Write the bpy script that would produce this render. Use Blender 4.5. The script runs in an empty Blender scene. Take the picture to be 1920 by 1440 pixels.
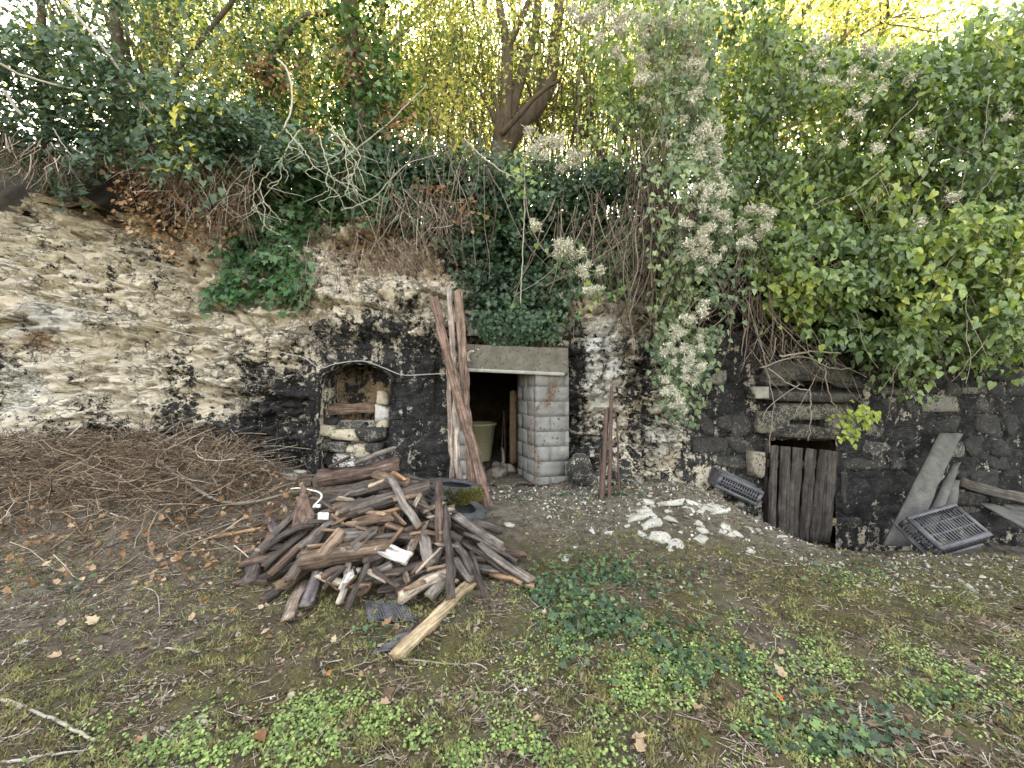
import bpy, math, random
import numpy as np
from mathutils import Vector, Matrix

random.seed(7)
rng = np.random.default_rng(11)
scene = bpy.context.scene
COL = scene.collection

# ------------------------------------------------------------------ camera, sky, sun, exposure
CAM_Z, FPX = 1.5, 780.0
cam_d = bpy.data.cameras.new('camera')
cam = bpy.data.objects.new('camera', cam_d)
COL.objects.link(cam)
cam.location = (0, 0, CAM_Z)
cam.rotation_euler = (math.radians(90), 0, 0)
cam_d.sensor_width = 36.0
cam_d.lens = 36.0 * FPX / 1920.0
cam_d.clip_start = 0.05
cam_d.clip_end = 2000
scene.camera = cam

SUN_EL, SUN_AZ = math.radians(40), math.radians(-16)      # azimuth from +Y, negative = to the left
world = bpy.data.worlds.new('World')
scene.world = world
world.use_nodes = True
wn = world.node_tree
wn.nodes.clear()
sky = wn.nodes.new('ShaderNodeTexSky')
sky.sky_type = 'NISHITA'
sky.sun_disc = False
sky.sun_elevation = SUN_EL
sky.sun_rotation = SUN_AZ
sky.air_density = 1.0
sky.dust_density = 2.5
hs = wn.nodes.new('ShaderNodeHueSaturation')
hs.inputs['Saturation'].default_value = 0.5
bg = wn.nodes.new('ShaderNodeBackground')
bg.inputs['Strength'].default_value = 0.15
wo = wn.nodes.new('ShaderNodeOutputWorld')
wn.links.new(sky.outputs[0], hs.inputs['Color'])
wn.links.new(hs.outputs[0], bg.inputs['Color'])
wn.links.new(bg.outputs[0], wo.inputs['Surface'])

sun_d = bpy.data.lights.new('sun', 'SUN')
sun_d.energy = 4.5
sun_d.angle = math.radians(0.5)
sun_d.color = (1.0, 0.93, 0.80)
sun = bpy.data.objects.new('sun', sun_d)
COL.objects.link(sun)
sdir = Vector((math.sin(SUN_AZ) * math.cos(SUN_EL), math.cos(SUN_AZ) * math.cos(SUN_EL), math.sin(SUN_EL)))
sun.rotation_euler = sdir.to_track_quat('Z', 'Y').to_euler()
sun.location = (-4, 14, 16)

vs = scene.view_settings
vs.view_transform = 'Standard'
vs.look = 'None'
vs.exposure = 3.3
vs.gamma = 1.0
vs.use_curve_mapping = False
vs.use_white_balance = True            # camera white balance for open shade
vs.white_balance_temperature = 7900
vs.white_balance_tint = 8
scene.cycles.max_bounces = 6
scene.cycles.transparent_max_bounces = 4
scene.cycles.use_denoising = True

# ------------------------------------------------------------------ helpers: numbers
def P(px, py, Y):
    return np.array([(px - 960.0) / FPX * Y, Y, CAM_Z - (py - 720.0) / FPX * Y])

def sst(a, b, x):
    t = np.clip((np.asarray(x, float) - a) / (b - a), 0, 1)
    return t * t * (3 - 2 * t)

def _h(ix, iy, iz, seed):
    n = (ix.astype(np.int64) * 374761393 + iy.astype(np.int64) * 668265263 + iz.astype(np.int64) * 2147483647 + seed * 1274126177) & 0xFFFFFFFF
    n = ((n ^ (n >> 13)) * 1274126177) & 0xFFFFFFFF
    n = ((n ^ (n >> 16)) * 2246822519) & 0xFFFFFFFF
    return ((n ^ (n >> 15)) & 0xFFFFFF) / float(0xFFFFFF)

def noise(x, y, z=0.0, seed=0):
    x = np.asarray(x, float); y = np.asarray(y, float) + 0 * x; z = np.asarray(z, float) + 0 * x
    x0, y0, z0 = np.floor(x), np.floor(y), np.floor(z)
    fx, fy, fz = x - x0, y - y0, z - z0
    fx, fy, fz = [f * f * f * (f * (f * 6 - 15) + 10) for f in (fx, fy, fz)]
    r = 0
    for dx in (0, 1):
        for dy in (0, 1):
            for dz in (0, 1):
                w = (fx if dx else 1 - fx) * (fy if dy else 1 - fy) * (fz if dz else 1 - fz)
                r = r + w * _h(x0 + dx, y0 + dy, z0 + dz, seed)
    return r

def fbm(x, y, z=0.0, seed=0, oct=5, gain=0.5):
    a, s, t = 1.0, 0.0, 0.0
    x = np.asarray(x, float)
    for o in range(oct):
        s = s + a * noise(x * 2 ** o, np.asarray(y) * 2 ** o, np.asarray(z) * 2 ** o, seed + o)
        t += a
        a *= gain
    return s / t

def cells(x, y, seed=0):
    """nearest-cell id value, facet tilt and edge distance of a 2-D Worley pattern"""
    x = np.asarray(x, float); y = np.asarray(y, float)
    x0, y0 = np.floor(x), np.floor(y)
    b1 = np.full(x.shape, 9.0); b2 = b1.copy()
    val = np.zeros(x.shape); tx = val.copy(); ty = val.copy()
    z = np.zeros(x.shape)
    for dx in (-1, 0, 1):
        for dy in (-1, 0, 1):
            cx, cy = x0 + dx, y0 + dy
            px_ = cx + _h(cx, cy, z, seed); py_ = cy + _h(cx, cy, z, seed + 1)
            d = np.hypot(x - px_, y - py_)
            m = d < b1
            b2 = np.where(m, b1, np.minimum(b2, d))
            b1 = np.where(m, d, b1)
            v = _h(cx, cy, z, seed + 2)
            val = np.where(m, v, val)
            tx = np.where(m, (_h(cx, cy, z, seed + 3) - .5) * (x - px_), tx)
            ty = np.where(m, (_h(cx, cy, z, seed + 4) - .5) * (y - py_), ty)
    return val, tx + ty, b2 - b1

def nrm(v):
    return v / np.maximum(np.linalg.norm(v, axis=-1, keepdims=True), 1e-9)

def inpoly(px, py, poly):
    r = np.zeros(px.shape, bool)
    n = len(poly)
    for i in range(n):
        x1, y1 = poly[i]; x2, y2 = poly[(i + 1) % n]
        c = ((y1 > py) != (y2 > py)) & (px < (x2 - x1) * (py - y1) / ((y2 - y1) or 1e-9) + x1)
        r ^= c
    return r

def polysample(poly, n):
    a = np.array(poly, float)
    lo, hi = a.min(0), a.max(0)
    X, Y = [], []
    got = 0
    while got < n:
        p = rng.uniform(lo, hi, (n * 2, 2))
        m = inpoly(p[:, 0], p[:, 1], poly)
        X.append(p[m, 0]); Y.append(p[m, 1]); got += m.sum()
    return np.concatenate(X)[:n], np.concatenate(Y)[:n]

# ------------------------------------------------------------------ helpers: meshes and objects
def mesh_np(name, V, F, smooth=False, attrs=None, mats=None):
    """V (n,3), F (m,3|4)"""
    me = bpy.data.meshes.new(name)
    V = np.ascontiguousarray(V, np.float32); F = np.ascontiguousarray(F, np.int32)
    k = F.shape[1]
    me.vertices.add(len(V)); me.vertices.foreach_set('co', V.ravel())
    me.loops.add(F.size); me.loops.foreach_set('vertex_index', F.ravel())
    me.polygons.add(len(F))
    me.polygons.foreach_set('loop_start', np.arange(0, F.size, k, dtype=np.int32))
    if smooth:
        me.polygons.foreach_set('use_smooth', np.ones(len(F), bool))
    me.update(calc_edges=True)
    for an, av in (attrs or {}).items():
        at = me.attributes.new(an, 'FLOAT', 'POINT')
        at.data.foreach_set('value', np.ascontiguousarray(av, np.float32))
    for m in (mats if isinstance(mats, (list, tuple)) else [mats]):
        if m: me.materials.append(m)
    return me

def link(name, me, parent=None, loc=None, **props):
    o = bpy.data.objects.new(name, me)
    COL.objects.link(o)
    if parent is not None: o.parent = parent
    if loc is not None: o.location = loc
    for k, v in props.items():
        if v: o[k] = v
    return o

def thing(name, label, cat, loc=(0, 0, 0), group=None, rot=None):
    o = link(name, None, loc=loc, label=label, category=cat, group=group)
    if rot is not None: o.rotation_euler = rot
    o.empty_display_size = 0.1
    return o

def join(parts):
    V, F, n = [], [], 0
    for v, f in parts:
        V.append(v); F.append(np.asarray(f) + n); n += len(v)
    return np.concatenate(V), np.concatenate(F)

def box(cx, cy, cz, sx, sy, sz):
    V = np.array([[x, y, z] for x in (-.5, .5) for y in (-.5, .5) for z in (-.5, .5)]) * [sx, sy, sz] + [cx, cy, cz]
    F = np.array([[0, 1, 3, 2], [4, 6, 7, 5], [0, 4, 5, 1], [2, 3, 7, 6], [0, 2, 6, 4], [1, 5, 7, 3]])
    return V, F

def tubes(C, R, sides=5, cap=False):
    """C (T,n,3) centre lines, R (T,n) radii -> verts, quads"""
    C = np.asarray(C, float); R = np.asarray(R, float)
    T, n, _ = C.shape
    t = nrm(np.gradient(C, axis=1))
    ref = np.zeros_like(t); ref[..., 0] = 0.31; ref[..., 1] = 0.93; ref[..., 2] = 0.2
    a = nrm(np.cross(t, ref)); b = np.cross(t, a)
    th = np.arange(sides) * 2 * math.pi / sides
    V = C[:, :, None, :] + R[:, :, None, None] * (a[:, :, None, :] * np.cos(th)[:, None] + b[:, :, None, :] * np.sin(th)[:, None])
    idx = np.arange(T * n * sides).reshape(T, n, sides)
    q = np.stack([idx[:, :-1, :], np.roll(idx, -1, 2)[:, :-1, :], np.roll(idx, -1, 2)[:, 1:, :], idx[:, 1:, :]], -1).reshape(-1, 4)
    return V.reshape(-1, 3), q

def spline(pts, n):
    """smooth path through given points"""
    p = np.asarray(pts, float)
    if len(p) == 2:
        return p[0] + (p[1] - p[0]) * np.linspace(0, 1, n)[:, None]
    e = np.vstack([2 * p[0] - p[1], p, 2 * p[-1] - p[-2]])
    u = np.linspace(0, len(p) - 1 - 1e-6, n)
    i = u.astype(int); f = (u - i)[:, None]
    a, b, c, d = e[i], e[i + 1], e[i + 2], e[i + 3]
    return .5 * (2 * b + (c - a) * f + (2 * a - 5 * b + 4 * c - d) * f ** 2 + (3 * b - a - 3 * c + d) * f ** 3)

def tube_path(pts, r0, r1=None, n=14, sides=6, rough=0.0):
    c = spline(pts, n)
    if rough: c = c + rng.normal(0, rough, c.shape)
    r = np.linspace(r0, r0 if r1 is None else r1, n)
    V, F = tubes(c[None], r[None], sides)
    # end caps as fans of quads degenerate-free: add centre points
    k = len(V)
    V = np.vstack([V, c[0], c[-1]])
    s = sides
    caps = []
    for j in range(0, s):
        caps.append([k, (j + 1) % s, j, j])
    F2 = [[k, (j + 1) % s, j] for j in range(s)] + [[k + 1, k - s + j, k - s + (j + 1) % s] for j in range(s)]
    Ft = np.vstack([F[:, [0, 1, 2]], F[:, [0, 2, 3]], np.array(F2)])
    return V, Ft

def frames(nv, tip):
    nv = nrm(nv)
    tip = nrm(tip - nv * (tip * nv).sum(-1, keepdims=True))
    x = np.cross(tip, nv)
    return np.stack([x, tip, nv], -1)       # columns

def scatter(tv, tf, pos, M, sc):
    """template copies -> V, F"""
    tv = np.asarray(tv, float); tf = np.asarray(tf)
    N = len(pos)
    sc = np.asarray(sc, float)
    if sc.ndim == 1: sc = sc[:, None]
    v = tv[None] * sc[:, None, :] if sc.shape[1] == 3 else tv[None] * sc[:, None, :]
    V = np.einsum('nij,nkj->nki', M, v) + pos[:, None, :]
    F = tf[None] + (np.arange(N) * len(tv))[:, None, None]
    return V.reshape(-1, 3), F.reshape(-1, tf.shape[1])

# leaf templates: base at origin, tip towards +Y, face +Z
def leaf_template(half, rib, fold=0.25, curl=0.25):
    h = np.array(half, float); r = np.array(rib, float)
    V = [[0, y, 0] for y in r]
    nr = len(r)
    F = []
    for s in (1, -1):
        st = len(V)
        for x, y in h: V.append([s * x, y, 0])
        # zip the outline and the rib
        i, j = 0, 0
        out = [st + k for k in range(len(h))]
        while i < nr - 1 or j < len(h) - 1:
            if j == len(h) - 1 or (i < nr - 1 and r[i + 1] <= h[j + 1][1]):
                t = [i, i + 1, out[j]]; i += 1
            else:
                t = [i, out[j + 1], out[j]]; j += 1
            F.append(t if s < 0 else t[::-1])
    V = np.array(V)
    V[:, 2] = fold * np.abs(V[:, 0]) - curl * V[:, 1] ** 2
    return V, np.array(F)

HEART = leaf_template([(.18, -.11), (.38, .03), (.41, .29), (.25, .66), (.02, 1.0)], [0, .45, 1.0], .3, .28)
IVY = leaf_template([(.20, -.14), (.52, .10), (.27, .30), (.42, .62), (.16, .66), (.02, 1.0)], [0, .4, 1.0], .12, .15)
OVAL = leaf_template([(.10, .12), (.26, .5)], [0, .5, 1.0], .3, .2)
DIAM = (np.array([[0, 0, 0], [.30, .45, .08], [0, 1.0, -.12], [-.30, .5, .08]]), np.array([[0, 1, 2], [0, 2, 3]]))
KITE = leaf_template([(.40, .26)], [0, .45, 1.0], .3, .25)
ROUND = leaf_template([(.34, .15), (.45, .55), (.22, .92)], [0, .5, .96], .15, .1)
MAPLE = leaf_template([(.14, -.05), (.44, .10), (.32, .30), (.42, .56), (.20, .68), (.03, 1.0)], [0, .4, 1.0], .55, -.45)

def leaves(tpl, pos, face, tipd, size, fj=.5, tj=.5, rnd=None, aspect=(.85, 1.15)):
    N = len(pos)
    nv = nrm(np.asarray(face, float) + 0 * pos) + rng.normal(0, fj, (N, 3))
    td = nrm(np.asarray(tipd, float) + 0 * pos) + rng.normal(0, tj, (N, 3))
    M = frames(nv, td)
    asp = rng.uniform(aspect[0], aspect[1], N)
    sc = np.stack([size * asp, size, size * rng.uniform(.3, 1.5, N)], 1)
    V, F = scatter(tpl[0], tpl[1], pos, M, sc)
    if rnd is None: rnd = rng.random(N)
    return V, F, np.repeat(rnd, len(tpl[0])), (M, sc)

# ------------------------------------------------------------------ materials
class NT:
    def __init__(s, name):
        s.m = bpy.data.materials.new(name); s.m.use_nodes = True
        s.t = s.m.node_tree; s.t.nodes.clear()
        s.out = s.t.nodes.new('ShaderNodeOutputMaterial')
    def n(s, typ, **kw):
        nd = s.t.nodes.new('ShaderNode' + typ)
        for k, v in kw.items(): setattr(nd, k, v)
        return nd
    def l(s, a, b): s.t.links.new(a, b)
    def val(s, sock, v):
        if isinstance(v, bpy.types.NodeSocket): s.l(v, sock)
        else: sock.default_value = v
    def noise(s, vec, scale, detail=6, rough=.6, dist=0.0):
        nd = s.n('TexNoise'); nd.inputs['Scale'].default_value = scale; nd.inputs['Detail'].default_value = detail
        nd.inputs['Roughness'].default_value = rough; nd.inputs['Distortion'].default_value = dist
        s.l(vec, nd.inputs['Vector']); return nd.outputs[0]
    def map(s, vec, scale, loc=(0, 0, 0)):
        nd = s.n('Mapping'); nd.inputs['Scale'].default_value = scale; nd.inputs['Location'].default_value = loc
        s.l(vec, nd.inputs['Vector']); return nd.outputs[0]
    def math(s, op, a, b=0.0, c=0.0):
        nd = s.n('Math', operation=op); s.val(nd.inputs[0], a); s.val(nd.inputs[1], b); s.val(nd.inputs[2], c); return nd.outputs[0]
    def ramp(s, f, lo, hi):
        nd = s.n('MapRange', interpolation_type='SMOOTHSTEP'); s.val(nd.inputs['Value'], f)
        nd.inputs['From Min'].default_value = lo; nd.inputs['From Max'].default_value = hi; return nd.outputs[0]
    def mix(s, f, a, b, mode='MIX'):
        nd = s.n('Mix', data_type='RGBA', blend_type=mode); s.val(nd.inputs[0], f)
        for sk, v in ((nd.inputs[6], a), (nd.inputs[7], b)):
            if isinstance(v, (tuple, list)): v = tuple(v) + (1,) if len(v) == 3 else v
            s.val(sk, v)
        return nd.outputs[2]
    def cramp(s, f, stops):
        nd = s.n('ValToRGB'); s.val(nd.inputs[0], f)
        cr = nd.color_ramp
        while len(cr.elements) < len(stops): cr.elements.new(0.5)
        for e, (p, c) in zip(cr.elements, stops): e.position = p; e.color = tuple(c) + (1,)
        return nd.outputs[0]
    def attr(s, name):
        nd = s.n('Attribute'); nd.attribute_name = name; return nd.outputs['Fac']
    def pos(s): return s.n('NewGeometry').outputs['Position']
    def obj(s): return s.n('TexCoord').outputs['Object']
    def info(s): return s.n('ObjectInfo')
    def bump(s, h, strength=.5, dist=.02, nrml=None):
        nd = s.n('Bump'); nd.inputs['Strength'].default_value = strength; nd.inputs['Distance'].default_value = dist
        s.l(h, nd.inputs['Height'])
        if nrml: s.l(nrml, nd.inputs['Normal'])
        return nd.outputs[0]
    def bsdf(s, col, rough=.9, bump=None, spec=.25, metal=0.0):
        nd = s.n('BsdfPrincipled')
        if isinstance(col, (tuple, list)): col = tuple(col) + (1,)
        s.val(nd.inputs['Base Color'], col); s.val(nd.inputs['Roughness'], rough)
        nd.inputs['Specular IOR Level'].default_value = spec; nd.inputs['Metallic'].default_value = metal
        if bump: s.l(bump, nd.inputs['Normal'])
        return nd.outputs[0]
    def done(s, sh): s.l(sh, s.out.inputs['Surface']); return s.m

def leaf_mat(name, stops, trans=.35, rough=.5, tcol=1.6, spec=.3, tb=.45):
    k = NT(name)
    col = k.cramp(k.attr('rnd'), stops)
    v = k.noise(k.pos(), 35, 2)
    col = k.mix(1.0, col, k.cramp(v, [(.3, (.75, .75, .75)), (.7, (1.2, 1.2, 1.2))]), 'MULTIPLY')
    a = k.bsdf(col, rough, spec=spec)
    t = k.n('BsdfTranslucent')
    k.l(k.mix(1.0, col, (tcol, tcol * 1.05, tcol * tb), 'MULTIPLY'), t.inputs['Color'])
    ms = k.n('MixShader'); ms.inputs[0].default_value = trans
    k.l(a, ms.inputs[1]); k.l(t.outputs[0], ms.inputs[2])
    return k.done(ms.outputs[0])

def rock_mat():
    k = NT('limestone')
    p = k.pos()
    soot, tan, wht = k.attr('soot'), k.attr('tan'), k.attr('white')
    n1 = k.noise(p, 2.2, 8); n2 = k.noise(p, 13, 8, .65); n3 = k.noise(p, 55, 6, .7)
    st = k.noise(k.map(p, (2.6, 2.6, 11)), 1.6, 8, .7, 1.2)
    dn = k.n('TexNoise'); dn.inputs['Scale'].default_value = 3.0; dn.inputs['Detail'].default_value = 5; k.l(p, dn.inputs['Vector'])
    dv = k.n('VectorMath', operation='MULTIPLY_ADD'); k.l(dn.outputs['Color'], dv.inputs[0]); dv.inputs[1].default_value = (.5, .5, .3); k.l(k.map(p, (1, 1, 1.5)), dv.inputs[2])
    cr = []
    for sc_ in (3.2, 9.0):
        vo = k.n('TexVoronoi', feature='DISTANCE_TO_EDGE'); vo.inputs['Scale'].default_value = sc_; k.l(dv.outputs[0], vo.inputs['Vector'])
        cr.append(k.ramp(vo.outputs['Distance'], .05 if sc_ < 5 else .07, 0.0))
    crm = k.math('MULTIPLY', k.math('MAXIMUM', cr[0], k.math('MULTIPLY', cr[1], .7)), k.ramp(n1, .42, .58))
    runs = k.noise(k.map(p, (6, 6, .7)), 1.5, 5, .6)
    base = k.cramp(n1, [(.25, (.55, .46, .34)), (.5, (.66, .59, .48)), (.75, (.71, .67, .59))])
    base = k.mix(k.ramp(k.math('ADD', wht, k.math('MULTIPLY', k.math('SUBTRACT', n2, .5), 1.2)), .35, .7), base, (.60, .585, .55))
    base = k.mix(k.ramp(k.math('ADD', tan, k.math('MULTIPLY', k.math('SUBTRACT', n2, .5), 1.6)), .35, .85), base, (.30, .205, .125))
    base = k.mix(k.math('MULTIPLY', k.ramp(st, .60, .72), .35), base, (.27, .20, .13))
    base = k.mix(k.math('MULTIPLY', k.ramp(k.math('ADD', k.math('MULTIPLY', n2, .6), k.math('MULTIPLY', n3, .4)), .43, .33), .4), base, (.22, .18, .135))
    base = k.mix(k.math('MULTIPLY', k.ramp(k.math('ADD', k.math('MULTIPLY', n2, .5), k.math('MULTIPLY', n3, .5)), .53, .62), .7), base, (.74, .71, .65))
    base = k.mix(k.math('MULTIPLY', k.ramp(st, .42, .33), .45), base, (.66, .60, .50))
    base = k.mix(k.math('MULTIPLY', crm, .6), base, (.10, .075, .05))
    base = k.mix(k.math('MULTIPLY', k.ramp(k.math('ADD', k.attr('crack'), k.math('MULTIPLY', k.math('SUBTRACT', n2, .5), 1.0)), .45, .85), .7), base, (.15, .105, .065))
    grey = k.mix(k.math('MULTIPLY', k.ramp(k.math('ADD', k.math('MULTIPLY', soot, .8), k.math('MULTIPLY', k.math('SUBTRACT', n1, .5), 1.2)), .25, .7), .55), base, (.20, .19, .175))
    n15 = k.noise(p, 5.5, 8, .7)
    f = k.math('ADD', soot, k.math('MULTIPLY', k.math('SUBTRACT', n15, .5), 1.7))
    f = k.math('ADD', f, k.math('MULTIPLY', k.math('SUBTRACT', runs, .5), 1.9))
    f = k.math('ADD', f, k.math('MULTIPLY', k.math('SUBTRACT', n2, .5), 1.9))
    f = k.math('ADD', f, k.math('MULTIPLY', k.math('SUBTRACT', n3, .5), 1.3))
    f = k.ramp(f, .40, .66)
    blk = k.cramp(n15, [(.36, (.012, .012, .013)), (.55, (.034, .033, .034)), (.70, (.085, .083, .083))])
    col = k.mix(f, grey, blk)
    h = k.math('ADD', k.math('MULTIPLY', n2, .7), k.math('ADD', k.math('MULTIPLY', n3, .25), k.math('MULTIPLY', st, .7)))
    h = k.math('SUBTRACT', h, k.math('MULTIPLY', crm, .6))
    return k.done(k.bsdf(col, .92, k.bump(h, 1.0, .06), .15))

def stone_mat(name, speck=1.0):
    """stone whose colour is the object's own colour; alpha = how clean it is of soot"""
    k = NT(name)
    p = k.pos(); inf = k.info()
    n1 = k.noise(p, 6, 6); n2 = k.noise(p, 22, 8, .65); n3 = k.noise(p, 75, 5, .7)
    col = k.mix(1.0, inf.outputs['Color'], k.cramp(n1, [(.25, (.6, .58, .55)), (.75, (1.25, 1.25, 1.25))]), 'MULTIPLY')
    so = k.math('SUBTRACT', 1.0, inf.outputs['Alpha'])
    f = k.math('ADD', so, k.math('MULTIPLY', k.math('SUBTRACT', n1, .5), 1.2 * speck))
    f = k.math('ADD', f, k.math('MULTIPLY', k.math('SUBTRACT', n2, .5), 1.7))
    f = k.ramp(k.math('ADD', f, k.math('MULTIPLY', k.math('SUBTRACT', n3, .5), 1.6 * speck)), .42, .66)
    col = k.mix(f, col, k.cramp(n2, [(.35, (.012, .012, .013)), (.65, (.05, .048, .046))]))
    return k.done(k.bsdf(col, .92, k.bump(k.math('ADD', n2, k.math('MULTIPLY', n3, .4)), .7, .02), .15))

def timber_mat():
    k = NT('old_timber')
    o = k.obj(); inf = k.info()
    off = k.n('VectorMath', operation='ADD'); k.l(o, off.inputs[0])
    cb = k.n('CombineXYZ'); 
    for i in range(3): k.l(k.math('MULTIPLY', inf.outputs['Random'], 37.0 + i * 11), cb.inputs[i])
    k.l(cb.outputs[0], off.inputs[1]); v = off.outputs[0]
    g1 = k.noise(k.map(v, (3, 42, 42)), 1.0, 6, .65, .4)
    g2 = k.noise(k.map(v, (10, 150, 150)), 1.0, 4, .6)
    bl = k.noise(v, 9, 6, .65); sp = k.noise(v, 45, 5, .7)
    base = inf.outputs['Color']
    col = k.mix(1.0, base, k.cramp(g1, [(.30, (.22, .20, .19)), (.48, (.9, .9, .9)), (.70, (2.1, 2.05, 2.0))]), 'MULTIPLY')
    col = k.mix(1.0, col, k.cramp(bl, [(.3, (.55, .5, .48)), (.7, (1.4, 1.4, 1.42))]), 'MULTIPLY')
    fl = k.math('MULTIPLY', k.ramp(k.math('ADD', bl, k.math('MULTIPLY', sp, .5)), .93, 1.0), k.ramp(k.math('FRACT', k.math('MULTIPLY', inf.outputs['Random'], 7.3)), .3, .6))
    col = k.mix(k.math('MULTIPLY', fl, .7), col, (.45, .43, .40))
    nx = k.n('SeparateXYZ'); k.l(k.n('TexCoord').outputs['Normal'], nx.inputs[0])
    e = k.ramp(k.math('ABSOLUTE', nx.outputs[0]), .55, .9)
    endc = k.mix(.45, k.mix(1.0, base, (1.7, 1.5, 1.3), 'MULTIPLY'), (.15, .10, .062))
    col = k.mix(k.math('MULTIPLY', e, .75), col, endc)
    h = k.math('ADD', g1, k.math('ADD', k.math('MULTIPLY', g2, .4), k.math('MULTIPLY', bl, .4)))
    return k.done(k.bsdf(col, .85, k.bump(h, 1.0, .02), .25))

def plain_mat(name, c1, c2, scale=12, rough=.85, bumpd=.008, spec=.25, metal=0.0, stretch=(1, 1, 1), lo=.3, hi=.7):
    k = NT(name)
    p = k.map(k.pos(), stretch)
    n1 = k.noise(p, scale, 7, .65); n2 = k.noise(p, scale * 5, 5, .65)
    f = k.math('ADD', k.math('MULTIPLY', n1, .7), k.math('MULTIPLY', n2, .3))
    col = k.cramp(f, [(lo, c1), (hi, c2)])
    return k.done(k.bsdf(col, rough, k.bump(f, .6, bumpd), spec, metal))

def attr_mat(name, stops, rough=.85, spec=.2, scale=40):
    k = NT(name)
    col = k.cramp(k.attr('rnd'), stops)
    n = k.noise(k.pos(), scale, 4)
    col = k.mix(1.0, col, k.cramp(n, [(.3, (.65, .65, .65)), (.7, (1.3, 1.3, 1.3))]), 'MULTIPLY')
    return k.done(k.bsdf(col, rough, None, spec))

def ground_mat():
    k = NT('soil')
    p = k.pos()
    moss, lit = k.attr('moss'), k.attr('litter')
    n1 = k.noise(p, 1.7, 6); n2 = k.noise(p, 14, 8, .7); n3 = k.noise(p, 70, 6, .7); n4 = k.noise(p, 170, 3, .6)
    soil = k.cramp(n2, [(.25, (.032, .026, .020)), (.5, (.11, .094, .074)), (.75, (.28, .25, .21))])
    mo = k.cramp(n3, [(.3, (.042, .038, .018)), (.6, (.135, .122, .056)), (.8, (.22, .20, .09))])
    f = k.ramp(k.math('ADD', moss, k.math('ADD', k.math('MULTIPLY', k.math('SUBTRACT', n2, .5), 1.2), k.math('SUBTRACT', n1, .5))), .35, .75)
    col = k.mix(f, soil, mo)
    li = k.cramp(n4, [(.3, (.085, .07, .054)), (.55, (.21, .18, .15)), (.75, (.42, .39, .34))])
    fl = k.ramp(k.math('ADD', lit, k.math('ADD', k.math('MULTIPLY', k.math('SUBTRACT', n3, .5), 1.3), k.math('SUBTRACT', n2, .5))), .45, .8)
    col = k.mix(fl, col, li)
    h = k.math('ADD', n2, k.math('ADD', k.math('MULTIPLY', n3, .7), k.math('MULTIPLY', n4, .35)))
    return k.done(k.bsdf(col, .95, k.bump(h, 1.0, .03), .1))

M_ROCK = rock_mat()
M_STONE = stone_mat('rough_stone')
M_TIMBER = timber_mat()
M_GROUND = ground_mat()
M_BANK = plain_mat('bank_earth', (.010, .008, .006), (.045, .034, .025), 9, .95, .04)
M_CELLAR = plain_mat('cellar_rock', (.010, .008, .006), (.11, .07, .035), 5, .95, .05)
M_CONC = plain_mat('concrete', (.25, .245, .235), (.46, .45, .44), 7, .9, .006, .15)
M_BLOCK = stone_mat('cement_block', .25)
M_IRON = plain_mat('rusty_iron', (.035, .022, .018), (.13, .085, .07), 30, .8, .004, .3)
M_PLAST = plain_mat('black_plastic', (.03, .03, .034), (.12, .12, .135), 18, .5, .002, .45)
M_TYRE = plain_mat('tyre_rubber', (.018, .018, .02), (.085, .085, .09), 14, .8, .003, .3)
M_TUB = plain_mat('cream_plastic', (.20, .18, .11), (.29, .26, .165), 4, .55, .001, .4)
M_CABLE = plain_mat('grey_cable', (.20, .19, .18), (.40, .38, .36), 20, .7, .001)
M_WHITE = plain_mat('white_sheet', (.55, .56, .58), (.80, .81, .82), 12, .6, .002)
M_BARK = plain_mat('bark', (.035, .026, .019), (.14, .105, .08), 11, .95, .03, .1, stretch=(1, 1, .35))
M_GREYBARK = plain_mat('grey_bark', (.09, .075, .06), (.26, .22, .18), 14, .95, .02, .1, stretch=(1, 1, .35))
M_PALEBARK = plain_mat('pale_bark', (.20, .18, .15), (.42, .39, .34), 22, .9, .006, .1)
M_STK = plain_mat('grey_stick', (.12, .10, .08), (.30, .26, .21), 25, .9, .003)
M_SLAB = plain_mat('cement_board', (.055, .053, .05), (.15, .146, .137), 8, .9, .006, .15)
M_STEM = attr_mat('dry_stem', [(0, (.05, .035, .028)), (.5, (.13, .095, .075)), (1, (.30, .25, .20))])
M_TWIG = attr_mat('dead_twig', [(0, (.065, .045, .036)), (.45, (.17, .125, .10)), (.8, (.30, .245, .205)), (1, (.48, .43, .37))])
M_BRUSH = attr_mat('brush_twig', [(0, (.06, .04, .027)), (.4, (.165, .115, .078)), (.8, (.30, .235, .175)), (1, (.46, .40, .33))])
M_DRYLEAF = leaf_mat('dry_leaf', [(0, (.09, .04, .02)), (.4, (.20, .10, .05)), (.75, (.31, .20, .12)), (1, (.42, .32, .23))], .2, .8, 1.2)
M_CRUMB = attr_mat('litter_crumb', [(0, (.06, .04, .026)), (.45, (.17, .115, .075)), (.8, (.22, .175, .135)), (1, (.32, .285, .24))])
M_IVY = leaf_mat('ivy_leaf', [(0, (.016, .036, .020)), (.6, (.036, .078, .038)), (.9, (.065, .125, .048)), (1, (.12, .19, .06))], .12, .38, 1.4, .4)
M_IVYG = leaf_mat('ivy_bright', [(0, (.025, .062, .028)), (.6, (.055, .130, .052)), (1, (.12, .21, .075))], .2, .4, 1.5, .4)
M_CLEM = leaf_mat('clematis_leaf', [(0, (.044, .076, .034)), (.4, (.108, .168, .066)), (.75, (.185, .255, .085)), (1, (.34, .38, .10))], .32, .36, 1.6, .45)
M_CLEMP = leaf_mat('clematis_pale', [(0, (.07, .11, .065)), (.5, (.15, .205, .12)), (1, (.28, .33, .17))], .32, .45, 1.5, .4, .6)
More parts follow.
